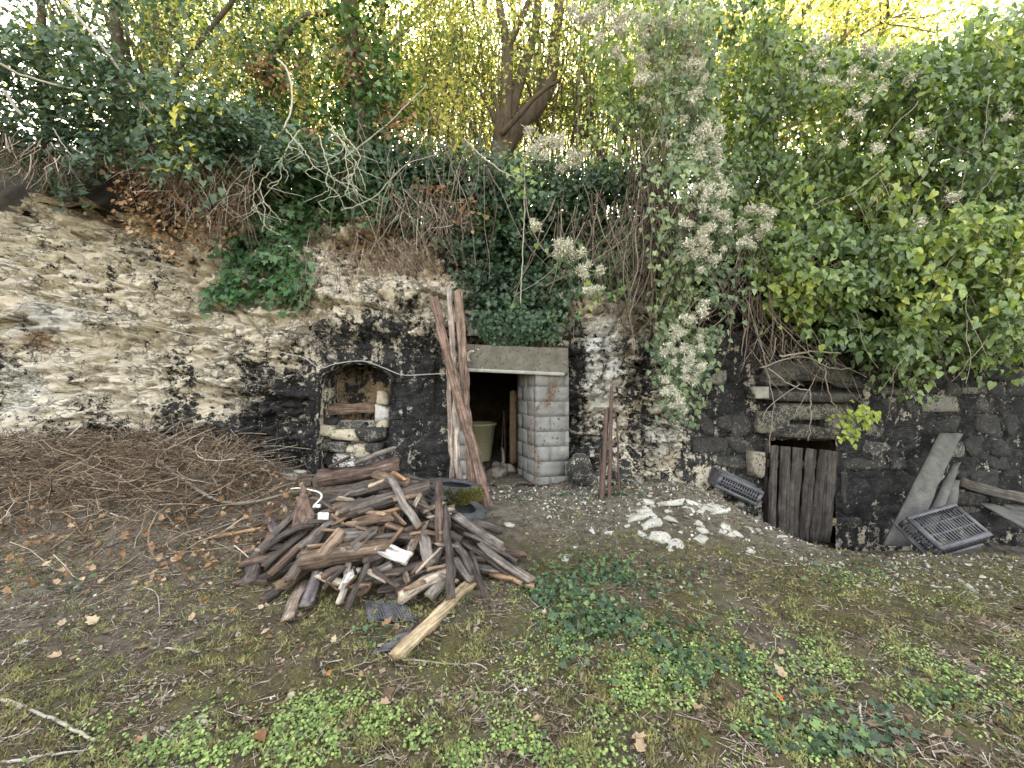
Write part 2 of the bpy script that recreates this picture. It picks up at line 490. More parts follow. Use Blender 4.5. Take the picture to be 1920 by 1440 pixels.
M_BRAM = leaf_mat('bramble_leaf', [(0, (.035, .064, .045)), (.6, (.085, .135, .092)), (.93, (.13, .175, .105)), (1, (.42, .40, .08))], .25, .55, 1.5)
M_YELL = leaf_mat('autumn_leaf', [(0, (.06, .10, .035)), (.35, (.17, .21, .07)), (.7, (.40, .37, .13)), (1, (.56, .45, .18))], .64, .6, 1.7, .3, .85)
M_CLOVER = leaf_mat('clover_leaf', [(0, (.075, .13, .045)), (.5, (.18, .27, .09)), (1, (.34, .43, .15))], .3, .55, 1.3)
M_MOSS = attr_mat('moss_blade', [(0, (.050, .050, .022)), (.5, (.135, .132, .055)), (1, (.26, .25, .10))])
M_STRAW = attr_mat('dry_straw', [(0, (.09, .075, .058)), (.5, (.24, .205, .165)), (1, (.52, .47, .40))])
M_PEB = attr_mat('white_pebble', [(0, (.14, .125, .105)), (.5, (.34, .32, .285)), (1, (.58, .565, .52))])
M_SEED = attr_mat('seed_fluff', [(0, (.32, .31, .23)), (.5, (.53, .51, .41)), (1, (.70, .68, .58))], .9, .1)

# ------------------------------------------------------------------ terrain functions
def G(x, y):
    x = np.asarray(x, float); y = np.asarray(y, float)
    R = sst(2.45, 3.25, x + .25 * (y - 4.7)); far = sst(4.1, 4.85, y)
    z = 0.20 * sst(3.4, 5.4, y) * (1 - R)
    z = z + 0.40 * sst(-2.3, -3.7, x) * sst(3.2, 4.8, y)
    z = z - 0.50 * R * far - 0.22 * sst(1.8, 4.2, x) * sst(2.0, 3.6, y)
    z = z + 0.14 * np.exp(-((x - 1.75) / .75) ** 2 - ((y - 4.65) / .55) ** 2)
    z = z + 0.10 * (fbm(x * .7, y * .7, 0, 3, 3) - .5)
    z = z + 0.05 * (fbm(x * 3.2, y * 3.2, 0, 9, 4) - .5)
    return z

def ghit(px, py, lift=0.0, fn=G):
    Y = np.linspace(1.1, 8.5, 900)
    x = (px - 960) / FPX * Y; z = CAM_Z - (py - 720) / FPX * Y
    d = z - (fn(x, Y) + lift)
    i = int(np.argmax(d < 0)) if (d < 0).any() else 899
    return np.array([x[i], Y[i], z[i]])

# ------------------------------------------------------------------ ground
def uneven(lo, hi, a, b, d, far):
    mid = np.arange(a, b + 1e-6, d)
    L = a - np.geomspace(d, a - lo + d, far)[::-1] + d
    Rr = b + np.geomspace(d, hi - b + d, far) - d
    return np.unique(np.concatenate([L[:-1], mid, Rr[1:]]).round(5))

gx = uneven(-150, 150, -7.2, 7.2, .036, 40); gy = uneven(-200, 160, 1.0, 6.0, .03, 40)
XX, YY = np.meshgrid(gx, gy)
ZZ = G(XX, YY) + .055 * (fbm(XX * 11, YY * 11, 0, 21, 3) - .5) * sst(.5, 1.2, YY) * sst(7, 6, YY)
V = np.stack([XX, YY, ZZ], -1).reshape(-1, 3)
ny, nx = XX.shape
I = np.arange(nx * ny).reshape(ny, nx)
F = np.stack([I[:-1, :-1], I[:-1, 1:], I[1:, 1:], I[1:, :-1]], -1).reshape(-1, 4)
mossv = np.clip(.62 - .35 * sst(3.4, 4.6, YY) - .25 * sst(-1, -3.5, XX) * sst(1.6, 3, YY) + .25 * (fbm(XX * 1.3, YY * 1.3, 0, 41, 3) - .5) * 2, 0, 1)
litv = np.clip(.24 - .5 * sst(-2.4, -3.2, XX) * sst(3.6, 4.4, YY) + .35 * sst(3.2, 4.6, YY) + .3 * sst(-.8, -3, XX) * sst(1.8, 3, YY) + .5 * (fbm(XX * 1.8, YY * 1.8, 0, 47, 3) - .5), 0, 1)  # litter cut under the brush heap to paint dark shade between its twigs
link('ground', mesh_np('ground', V, F, True, {'moss': mossv.ravel(), 'litter': litv.ravel()}, M_GROUND), kind='structure', label='mossy bare earth yard littered with twigs and leaves')

# ------------------------------------------------------------------ rock face (height field standing on the ground, holes for the alcove, doorways and vent)
def wall_base(x, z):
    y = 5.55 - .32 * sst(-3.8, -7.5, x) + .10 * np.sin(x * 1.1 + 1)
    y = y + .10 * np.clip(z - .8, 0, 9) + .22 * sst(2.6, 4.2, z)         # leans back
    y = y - .30 * np.exp(-((x - 1.25) / .42) ** 2) * sst(3.4, 1.6, z)        # rock pier right of the doorway
    y = y + .12 * sst(1.9, 2.3, x) * sst(2.6, 1.8, z)
    return y

def rough_amt(x, z):
    a = np.ones_like(x)
    pl = sst(-2.9, -2.6, x) * sst(-.62, -.85, x) * sst(2.25, 1.8, z)         # plastered panel round the alcove
    a = a * (1 - .82 * pl)
    ms = sst(2.25, 2.5, x) * sst(2.4, 2.0, z)
    return a * (1 - .6 * ms), pl

def wall_y(x, z):
    a, pl = rough_amt(x, z)
    wx = x + .25 * (fbm(x * 2, z * 2, 0, 51, 3) - .5); wz = z + .18 * (fbm(x * 2, z * 2, 5, 52, 3) - .5)
    big = (fbm(wx * .9, wz * 1.2, 0, 61, 4) - .5) * .75
    v1, t1, e1 = cells(wx * 1.6, wz * 2.9, 71)
    v2, t2, e2 = cells(wx * 4.2 + 7, wz * 8.5, 81)
    v3, t3, e3 = cells(wx * 11 + 3, wz * 19, 91)
    st = (fbm(wx * 1.2, wz * 8, 0, 95, 4) - .5)
    d = big + (v1 - .5) * .26 + t1 * .30 + (v2 - .5) * .15 + t2 * .22 + (v3 - .5) * .06 + t3 * .09 + st * .09
    d = d + .09 * sst(.10, 0, e1) + .05 * sst(.14, 0, e2)
    d = d + (np.abs(fbm(wx * 7, wz * 10, 0, 99, 5, .65) - .5) * 2 - .2) * -.11 + (fbm(wx * 30, wz * 40, 0, 98, 2) - .5) * .03
    # bedding ledges: layers that step out and are undercut below
    Lz = wz * 6.5 + 1.1 * fbm(wx * .9, wz * .4, 0, 111, 4) + .5 * fbm(wx * 4, wz * 2, 0, 112, 3)
    idz = np.floor(Lz); fz_ = Lz - idz
    bxi = np.floor(wx * (1.2 + 1.6 * _h(idz, 0 * idz, 0 * idz, 113)) + 9 * _h(idz, 0 * idz + 1, 0 * idz, 114))
    lm = sst(.48, .58, fbm(wx * 1.3 + 4, wz * 1.5, 0, 115, 3))
    d = d - lm * (.17 * (_h(idz, bxi, 0 * idz, 116) - .3) - .12 * (1 - fz_))
    y = wall_base(x, z) + d * a * .95 + (1 - a) * ((fbm(x * 3, z * 3, 0, 33, 6, .65) - .5) * .10)
    ms = sst(2.22, 2.36, x) * sst(2.35, 2.1, z)
    return y * (1 - ms) + (5.595 + .07 * (fbm(x * 5, z * 6, 0, 34, 5, .6) - .5)) * ms

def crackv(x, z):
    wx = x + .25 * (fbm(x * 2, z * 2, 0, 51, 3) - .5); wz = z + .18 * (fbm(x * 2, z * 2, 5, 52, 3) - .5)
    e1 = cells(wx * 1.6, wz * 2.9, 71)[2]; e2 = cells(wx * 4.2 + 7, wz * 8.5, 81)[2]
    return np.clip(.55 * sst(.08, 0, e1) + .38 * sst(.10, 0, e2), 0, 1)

def rim(x):
    return 3.95 + .35 * (fbm(x * .8, 0 * x, 0, 5, 5, .65) - .5) * 2 + .05 * sst(-.8, 0, x)

DX = .022
wx_ = np.concatenate([np.arange(-14, -7.6, .12), np.arange(-7.6, 7.4, DX), np.arange(7.4, 14, .12)])
wv = np.linspace(0, 1, 222)
XX, VV = np.meshgrid(wx_, wv)
ZZ = -.95 + VV * (rim(XX) + .95)
YY = wall_y(XX, ZZ)
# pixel-space helper for stains: where each wall point lies as drawn on the wall plane
QX = 960 + XX / YY * FPX; QY = 720 - (ZZ - CAM_Z) / YY * FPX

# alcove: x0..x1, arched top
AX0, AX1, AZS, AZT = -2.58, -1.62, 1.50, 1.78
def in_alcove(x, z, g=0.0):
    c = (AX0 + AX1) / 2; w = (AX1 - AX0) / 2 + g
    top = AZS + (AZT - AZS) * np.sqrt(np.clip(1 - ((x - c) / w) ** 2, 0, 1)) + g
    return (np.abs(x - c) < w) & (z < top) & (z > .12)
al = in_alcove(XX, ZZ)
door = (XX > -.66) & (XX < .70) & (ZZ < 1.70) & (ZZ > -.4)
sd = (XX > 3.36) & (XX < 4.36) & (ZZ < .76) & (ZZ > -.9)
vent = (XX > 3.70) & (XX < 4.02) & (ZZ > 1.20) & (ZZ < 1.50)
hole = al | door | sd | vent
nz, nx = XX.shape
I = np.arange(nx * nz).reshape(nz, nx)
hq = hole[:-1, :-1] & hole[:-1, 1:] & hole[1:, 1:] & hole[1:, :-1]
F = np.stack([I[:-1, :-1], I[:-1, 1:], I[1:, 1:], I[1:, :-1]], -1)[~hq]
# stains with their own shapes: soot, tan runs, white calcite; soot also carries painted shade behind the clematis
def blob(cx, cy, rx, ry, a=1.0):
    return a * np.exp(-(((QX - cx) / rx) ** 2 + ((QY - cy) / ry) ** 2))
soot = .10 + .22 * sst(1.45, .5, ZZ) * sst(-2.2, -2.8, XX) + .6 * (fbm(XX * 1.2, ZZ * 1.6, 0, 141, 4) - .42)
for b in [(690, 800, 150, 115, .95), (640, 650, 80, 50, .4), (560, 800, 50, 90, .8), (790, 800, 70, 140, .9), (720, 610, 100, 40, .15),
          (335, 690, 30, 60, .40), (330, 800, 45, 60, .35), (200, 830, 70, 40, .6), (170, 760, 40, 30, .3), (470, 690, 40, 40, .5), (420, 830, 120, 40, .45), (510, 830, 60, 60, .55), (60, 830, 60, 30, .35),
          (290, 500, 60, 90, .28), (205, 560, 15, 60, .4), (820, 640, 30, 50, .25),
          (1075, 720, 24, 110, .7), (1110, 860, 55, 55, .55), (1195, 740, 34, 100, .4), (1215, 890, 50, 60, .32), (1110, 910, 80, 40, .4),
          (960, 540, 80, 140, .6), (1000, 450, 200, 90, .6), (1640, 800, 300, 170, .8), (1560, 600, 280, 160, .6), (1900, 800, 200, 200, .8), (1640, 400, 400, 200, .7)]:  # upper right blobs paint leaf shade on the rock behind the clematis curtain
    soot = soot + blob(*b)
tan = np.clip(-.05 + blob(700, 480, 130, 90, .85) + blob(830, 520, 60, 70, .4) + blob(320, 440, 150, 60, .6) + blob(70, 640, 50, 30, .8) + blob(420, 420, 90, 60, .4) + .8 * (fbm(XX * .9, ZZ * 1.4, 3, 151, 4) - .5) + sst(3.55, 4.0, ZZ) * .5, 0, 1)
wht = np.clip(blob(90, 600, 110, 40, .8) + blob(40, 740, 90, 80, .5) + blob(1130, 680, 60, 120, .9) + blob(1240, 840, 40, 70, .6) + blob(420, 780, 90, 80, .45) + .7 * (fbm(XX * 1.1, ZZ * 1.1, 9, 161, 4) - .5), 0, 1)
rock = link('rock_face', mesh_np('rock_face', np.stack([XX, YY, ZZ], -1).reshape(-1, 3), F, False,
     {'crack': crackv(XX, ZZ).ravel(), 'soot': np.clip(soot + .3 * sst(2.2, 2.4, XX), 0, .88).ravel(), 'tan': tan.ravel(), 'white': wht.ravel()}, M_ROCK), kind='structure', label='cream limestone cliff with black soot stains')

# earth bank on top of the cliff, running back under the trees
bx = np.concatenate([np.arange(-60, -9, 1.5), np.arange(-9, 9, .09), np.arange(9, 60, 1.5)])
by = np.concatenate([np.linspace(0, 1.6, 24), np.geomspace(1.75, 60, 30)])
XX, BB = np.meshgrid(bx, by)
ry = wall_y(bx, rim(bx))
ry = np.convolve(np.pad(ry, 4, 'edge'), np.ones(9) / 9, 'valid')
YY = ry[None, :] + BB - .05
ZZ = rim(XX) - .12 + 1.7 * sst(-.05, 1.5, BB) * (.4 + fbm(XX * .8, BB * .8, 0, 171, 3)) * sst(-1.6, -3.2, XX) + 2.0 * sst(.15, 2.3, BB) * (.5 + .6 * fbm(XX * .8, BB * .8, 0, 172, 3)) * sst(2.6, 4.2, XX) + .16 * sst(0, 1, BB) + .14 * (fbm(XX * 4, BB * 4, 0, 175, 4) - .5)
nb, nx = XX.shape
I = np.arange(nx * nb).reshape(nb, nx)
F = np.stack([I[:-1, :-1], I[:-1, 1:], I[1:, 1:], I[1:, :-1]], -1).reshape(-1, 4)
link('bank', mesh_np('bank', np.stack([XX, YY, ZZ], -1).reshape(-1, 3), F, True, None, M_BANK), kind='structure', label='earth bank on top of the rock face')
def bank_z(x):
    return float(rim(np.array([float(x)]))[0]) + .15

# ------------------------------------------------------------------ cellar behind the doorway, alcove shell, low cellar, vent shaft
def shell(name, x0, x1, y0, y1, z0, z1, mat, label, amp=.12, n=(26, 30, 22)):
    """a rough-walled room open towards the camera"""
    parts = []
    def sheet(f, a, b):
        u, v = np.meshgrid(np.linspace(0, 1, a), np.linspace(0, 1, b))
        p = f(u, v); s = p.shape
        i = np.arange(a * b).reshape(b, a)
        q = np.stack([i[:-1, :-1], i[:-1, 1:], i[1:, 1:], i[1:, :-1]], -1).reshape(-1, 4)
        p = p.reshape(-1, 3)
        nn = np.stack([fbm(p[:, 0] * 2.3 + s_ * 9, p[:, 1] * 2.3, p[:, 2] * 2.3, 200 + s_, 4) - .5 for s_ in range(3)], -1)
        ed = sst(y0, y0 + .15, p[:, 1])[:, None]
        return p + nn * amp * 2 * ed, q
    nx, ny, nz = n
    ap = lambda u, v, x, y, z: np.stack([x + 0 * u, y + 0 * u, z + 0 * u], -1)
    parts.append(sheet(lambda u, v: ap(u, v, x0, y0 + u * (y1 - y0), z0 + v * (z1 - z0)), ny, nz))
    parts.append(sheet(lambda u, v: ap(u, v, x1, y0 + u * (y1 - y0), z0 + v * (z1 - z0)), ny, nz))
    parts.append(sheet(lambda u, v: ap(u, v, x0 + u * (x1 - x0), y1, z0 + v * (z1 - z0)), nx, nz))
    parts.append(sheet(lambda u, v: ap(u, v, x0 + u * (x1 - x0), y0 + v * (y1 - y0), z1), nx, ny))
    parts.append(sheet(lambda u, v: ap(u, v, x0 + u * (x1 - x0), y0 + v * (y1 - y0), z0), nx, ny))
    Vv, Ff = join(parts)
    return link(name, mesh_np(name, Vv, Ff, True, None, mat), kind='structure', label=label)

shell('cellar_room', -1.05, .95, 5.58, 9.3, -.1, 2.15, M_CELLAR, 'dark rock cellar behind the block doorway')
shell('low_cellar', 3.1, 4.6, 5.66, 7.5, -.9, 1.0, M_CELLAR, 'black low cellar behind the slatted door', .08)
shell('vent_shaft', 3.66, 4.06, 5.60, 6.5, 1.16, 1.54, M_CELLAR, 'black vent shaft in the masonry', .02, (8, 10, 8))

# cellar floor rising from the yard
u, v = np.meshgrid(np.linspace(-1.1, 1.0, 50), np.linspace(5.3, 9.3, 90))
fz = G(u, 5.4 + 0 * u) * .9 + .04 + .10 * (fbm(u * 4, v * 4, 0, 191, 4) - .5)
i = np.arange(u.size).reshape(u.shape)
link('cellar_floor', mesh_np('cellar_floor', np.stack([u, v, fz], -1).reshape(-1, 3), np.stack([i[:-1, :-1], i[:-1, 1:], i[1:, 1:], i[1:, :-1]], -1).reshape(-1, 4), True,
     {'moss': 0 * u.ravel(), 'litter': .4 + 0 * u.ravel()}, M_GROUND), kind='structure', label='earth floor of the cellar')

# ------------------------------------------------------------------ stones
def chop(V, S, k, seed, lo=.55, hi=.85):
    r_ = np.random.default_rng(seed + 5)
    U = V / (np.array(S) / 2)
    for _ in range(k):
        n = nrm(r_.normal(0, 1, 3)); h = U @ n; d = h.max() * r_.uniform(lo, hi)
        U = U - np.maximum(h - d, 0)[:, None] * n
    return U * (np.array(S) / 2)

def rough_block(sx, sy, sz, seed, amp=.12, cuts=(4, 2, 3), edge_=.025, chips=0):
    """rounded, chipped block centred on the origin"""
    nx, ny, nz = cuts
    verts, faces, key = [], [], {}
    def vid(a, b, c):
        k = (a, b, c)
        if k not in key:
            key[k] = len(verts); verts.append((a / nx - .5, b / ny - .5, c / nz - .5))
        return key[k]
    for a in range(nx):
        for c in range(nz):
            faces.append([vid(a, 0, c), vid(a + 1, 0, c), vid(a + 1, 0, c + 1), vid(a, 0, c + 1)])
            faces.append([vid(a, ny, c), vid(a, ny, c + 1), vid(a + 1, ny, c + 1), vid(a + 1, ny, c)])
    for a in range(nx):
        for b in range(ny):
            faces.append([vid(a, b, 0), vid(a, b + 1, 0), vid(a + 1, b + 1, 0), vid(a + 1, b, 0)])
            faces.append([vid(a, b, nz), vid(a + 1, b, nz), vid(a + 1, b + 1, nz), vid(a, b + 1, nz)])
    for b in range(ny):
        for c in range(nz):
            faces.append([vid(0, b, c), vid(0, b, c + 1), vid(0, b + 1, c + 1), vid(0, b + 1, c)])
            faces.append([vid(nx, b, c), vid(nx, b + 1, c), vid(nx, b + 1, c + 1), vid(nx, b, c + 1)])
    V = np.array(verts)
    q = np.abs(V) * 2
    edge = (q > .98).sum(1)
    V = V * (1 - edge_ * np.clip(edge - 1, 0, 2))[:, None]
    S = np.array([sx, sy, sz])
    d = np.stack([fbm(V[:, 0] * 2.6 + seed * 3.1, V[:, 1] * 2.6 + i * 5, V[:, 2] * 2.6, seed, 3) - .5 for i in range(3)], -1)
    V = V * S + d * amp * 2 * min(S)
    if chips: V = chop(V, S, chips, seed)
    return V, np.array(faces)

def stone_obj(name, V, F, col, clean, parent=None, loc=None, smooth=False, mat=None, **pr):
    o = link(name, mesh_np(name, V, F, smooth, None, mat or M_STONE), parent, loc, **pr)
    o.color = (*col, clean)
    return o

CREAM, GREYS, WHITES, DARK = (.46, .41, .32), (.22, .21, .19), (.56, .55, .52), (.09, .085, .08)
# alcove: plaster shell with arch, rubble infill
alc = thing('arched_alcove', 'sooty arched alcove with rubble stone infill in the cliff', 'alcove', (-2.1, 5.6, .2))
def child(name, V, F, mat, par, smooth=False, attrs=None, col=None):
    o = link(name, mesh_np(name, V - np.array(par.location), F, smooth, attrs, mat), par)
    if col: o.color = col
    return o
# side walls and vault: sweep of the outline into the rock
c = (AX0 + AX1) / 2; w = (AX1 - AX0) / 2 + .03
outl = [(AX1 + .03, z) for z in np.linspace(0, AZS, 16)] + [(c + w * math.cos(t), AZS + (AZT + .03 - AZS) * math.sin(t)) for t in np.linspace(.08, math.pi - .08, 24)] + [(AX0 - .03, z) for z in np.linspace(AZS, 0, 16)]
ys = np.linspace(5.42, 6.5, 16)
o_ = np.array(outl)
ox = o_[None, :, 0] + 0 * ys[:, None]; oz = o_[None, :, 1] + 0 * ys[:, None]; oy = ys[:, None] + 0 * ox
dn = .05 * (fbm(ox * 4, oy * 4, oz * 4, 301, 4) - .5)
i = np.arange(ox.size).reshape(ox.shape)
Fq = np.stack([i[:-1, :-1], i[:-1, 1:], i[1:, 1:], i[1:, :-1]], -1).reshape(-1, 4)
vault = np.stack([ox + dn, oy, oz + dn], -1).reshape(-1, 3)
fy_ = wall_y(np.array([c]), np.array([1.6]))[0]
vault[:, 1] = np.where(vault[:, 1] < fy_ - .02, fy_ - .02 + (vault[:, 1] - 5.42) * .02, vault[:, 1])
child('vault', vault, Fq, M_ROCK, alc, True, {'soot': np.full(len(vault), .62), 'tan': np.full(len(vault), .35), 'white': np.zeros(len(vault))})
u, v = np.meshgrid(np.linspace(AX0 - .1, AX1 + .1, 40), np.linspace(0, 1.9, 60))
bd = 6.28 + .14 * (fbm(u * 3, v * 3, 0, 305, 5) - .5) - .10 * sst(.75, .6, v)
i = np.arange(u.size).reshape(u.shape)
child('back_wall', np.stack([u, bd, v], -1).reshape(-1, 3), np.stack([i[:-1, :-1], i[:-1, 1:], i[1:, 1:], i[1:, :-1]], -1).reshape(-1, 4), M_ROCK, alc, True,
      {'soot': np.clip(.42 + .9 * (fbm(u * 3, v * 3, 0, 307, 4) - .5) + .3 * sst(1.45, 1.7, v), 0, 1).ravel(), 'tan': .9 + 0 * u.ravel(), 'white': 0 * u.ravel()})
# arch band of plaster
th = np.linspace(math.pi * .97, math.pi * .03, 30)
arc = np.stack([c + (w + .02) * np.cos(th), 0 * th + fy_ - .04, AZS + (AZT - AZS + .05) * np.sin(th) - .02], -1)
Vb, Fb = tube_path(arc, .035, .03, 30, 6, .003)
child('arch_band', Vb, Fb, M_ROCK, alc, True, {'soot': np.full(len(Vb), .78), 'tan': np.zeros(len(Vb)), 'white': np.zeros(len(Vb))})
# rubble stones: (px, py, w, h, colour, clean) at depth 5.85
for kx, (px_, py_, wd, hg, cl, ck) in enumerate([
    (614, 806, 28, 17, CREAM, .75), (650, 816, 44, 22, CREAM, .85), (700, 815, 54, 26, GREYS, .35), (620, 790, 34, 14, DARK, .25), (668, 797, 46, 13, GREYS, .45),
    (722, 745, 17, 23, CREAM, .95), (722, 773, 23, 28, WHITES, .8), (720, 793, 22, 12, CREAM, .8), (612, 832, 30, 18, GREYS, .4), (640, 838, 30, 20, GREYS, .45), (660, 838, 24, 13, CREAM, .7),
    (684, 842, 26, 24, CREAM, .7), (708, 838, 30, 15, GREYS, .35), (600, 866, 17, 40, (.33, .34, .33), .95), (625, 860, 22, 20, DARK, .3), (652, 862, 36, 24, WHITES, .6), (690, 866, 40, 22, GREYS, .5), (718, 860, 30, 26, GREYS, .4),
    (612, 740, 26, 24, CREAM, .6), (640, 882, 40, 22, GREYS, .4), (604, 896, 30, 20, GREYS, .4), (606, 770, 18, 16, DARK, .3)]):
    Yd = 5.80 + .02 * (kx % 3)
    if py_ < 800: Yd = 5.92
    pc = P(px_, py_, Yd); s_ = Yd / FPX
    Vv, Ff = rough_block(wd * s_ * 1.10, .30, hg * s_ * 1.12, kx + 3, .12, (5, 3, 4), .02, 4)
    stone_obj('stone', Vv, Ff, cl, ck * .84, alc, Vector(pc) - alc.location)

for kx in range(16):
    px_, py_ = 606 + (kx % 6) * 23 + (kx // 6) * 9, 800 + (kx // 6) * 30
    pc = P(px_, py_, 6.0)
    Vv, Ff = rough_block(.22, .3, .2, kx + 40, .12, (5, 3, 4), .02, 4)
    stone_obj('stone', Vv, Ff, (.30, .28, .24), .6, alc, Vector(pc) - alc.location)

# ------------------------------------------------------------------ block doorway
dw = thing('block_doorway', 'low grey cement block doorway with concrete lintel', 'doorway', (.2, 5.5, .2))
Vl, Fl = rough_block(1.38, .34, .34, 55, .04, (24, 4, 8), .01)
Vl = Vl + np.array([.05, 5.53, 1.825]) ; Vl[:, 2] -= (Vl[:, 0] - .0) * .045
LM = stone_mat('lintel_concrete', .22)
child('lintel', Vl, Fl, LM, dw, False, None, (.135, .125, .105, .62))
Ve, Fe = rough_block(1.34, .06, .045, 56, .10, (16, 2, 2))
Ve = Ve + np.array([.02, 5.36, 1.655]); Ve[:, 2] -= Ve[:, 0] * .045
child('lintel_edge', Ve, Fe, LM, dw, False, None, (.30, .29, .27, .8))
# pier: front face to the right, splayed reveal to the back left; each block is one piece
A = np.array([.30, 5.36]); Bf = np.array([.74, 5.46]); Bk = np.array([.075, 5.98])
def block_run(a, b, z0, hz, nlen, off, thick, inward, seed0):
    d = b - a; L = np.hypot(*d); d = d / L
    nrm2 = np.array(inward) / np.hypot(*inward)
    cur = -off
    kk = 0
    while cur < L - .02:
        s0, s1 = max(cur, 0), min(cur + nlen, L)
        if s1 - s0 > .03:
            ln = s1 - s0 - .008
            Vv, Ff = rough_block(ln + .006, thick, hz - .001, seed0 + kk, .0015, (4, 2, 3), .0)
            ctr = a + d * (s0 + s1) / 2 + nrm2 * thick / 2
            ang = math.atan2(d[1], d[0])
            Rm = np.array([[math.cos(ang), -math.sin(ang), 0], [math.sin(ang), math.cos(ang), 0], [0, 0, 1]])
            Vv = Vv @ Rm.T + np.array([ctr[0], ctr[1], z0 + hz / 2])
            t = .98 + .04 * random.random()
            o = child('block', Vv, Ff, M_BLOCK, dw, False, None, (.215 * t, .213 * t, .208 * t, .80 if random.random() > .25 else .66))
        cur += nlen; kk += 1
zb = .10
for r in range(8):
    hz = .195
    block_run(A, Bf, zb + r * hz, hz, .40, .0 if r % 2 else .2, .14, (-.1, 1), 400 + r * 10)
    block_run(A + np.array([-.02, .10]), Bk, zb + r * hz, hz, .40, .2 if r % 2 else 0, .16, (1, .36), 500 + r * 10)
# left jamb sliver
for r in range(8):
    Vv, Ff = rough_block(.10, .5, .193, 600 + r, .02, (2, 3, 2), .006)
    child('block', Vv + np.array([-.66, 5.72, .20 + r * .195]), Ff, M_BLOCK, dw, False, None, (.30, .30, .29, .75))

# ------------------------------------------------------------------ masonry wall on the right
mw = thing('masonry_wall', 'soot blackened rubble masonry wall round the low slatted door', 'wall', (4.5, 5.6, -.6))
mrng = random.Random(5)
z = -.75
row = 0
variants = [rough_block(1, 1, 1, 700 + s, .07, (5, 2, 4), .02, 7) for s in range(14)]
vmesh = [mesh_np('stone', V_, F_, False, None, M_STONE) for V_, F_ in variants]
while z < 2.15:
    h = mrng.uniform(.14, .32)
    x = 2.30 + mrng.uniform(0, .2)
    while x < 7.3:
        L = mrng.uniform(.16, .68)
        xa, xb, za, zb_ = x, x + L, z + mrng.uniform(-.03, .03), z + h + mrng.uniform(-.03, .03)
        ok = not (xb > 3.30 and xa < 4.42 and za < .80) and not (xb > 3.66 and xa < 4.06 and zb_ > 1.22 and za < 1.48) and not (xb > 3.1 and xa < 4.6 and zb_ > 1.22 and za < 1.92)
        if not ok:
            # fill only the free part beside the opening
            if xa < 3.30 < xb and za < .80: xb = 3.30; ok = xb - xa > .08
            elif xa < 4.42 < xb and za < .80: xa = 4.42; ok = xb - xa > .08
        if ok:
            o = link('stone', vmesh[mrng.randrange(14)], mw)
            o.location = Vector(((xa + xb) / 2, 5.690 + mrng.uniform(-.03, .02), (za + zb_) / 2)) - mw.location
            o.scale = ((xb - xa) * 1.02, .20, (zb_ - za) * 1.02)
            o.rotation_euler = (mrng.uniform(-.05, .05), mrng.uniform(-.05, .05), mrng.uniform(-.06, .06))
            t = mrng.uniform(.6, 1.25)
            cl = mrng.choice([.16, .20, .24, .28, .36])
            if mrng.random() < .05: cl = .55
            o.color = (.20 * t, .19 * t, .17 * t, cl)
        x += L
    z += h; row += 1
def wall_piece(px_, py_, wd, hg, Yd, dep, col, ck, seed, rot=0, name='stone', cuts=(6, 2, 3), amp=.08):
    s_ = Yd / FPX
    Vv, Ff = rough_block(wd * s_, dep, hg * s_, seed, amp, (8, 3, 4), .015, 6)
    o = stone_obj(name, Vv, Ff, col, ck, mw, Vector(P(px_, py_, Yd)) - mw.location)
    o.rotation_euler[1] = rot
    return o
wall_piece(1508, 694, 168, 42, 5.54, .3, (.13, .125, .115), .48, 801, .02, 'lintel_stone')
wall_piece(1500, 740, 200, 26, 5.53, .3, (.12, .112, .10), .40, 802, .04, 'sill_stone')
wall_piece(1418, 737, 22, 24, 5.48, .3, (.32, .30, .27), .8, 803)
wall_piece(1445, 714, 60, 20, 5.55, .3, (.15, .14, .13), .35, 804)
wall_piece(1575, 716, 70, 22, 5.55, .3, (.13, .12, .11), .3, 805)
wall_piece(1520, 770, 150, 30, 5.58, .25, (.20, .18, .15), .42, 806)
wall_piece(1440, 790, 60, 40, 5.58, .25, (.20, .18, .15), .42, 807)
wall_piece(1570, 800, 60, 40, 5.58, .25, (.20, .18, .15), .38, 808)
wall_piece(1500, 808, 130, 26, 5.56, .25, (.20, .18, .15), .35, 809, .04)
wall_piece(1412, 870, 24, 50, 5.56, .25, (.26, .23, .19), .6, 810)

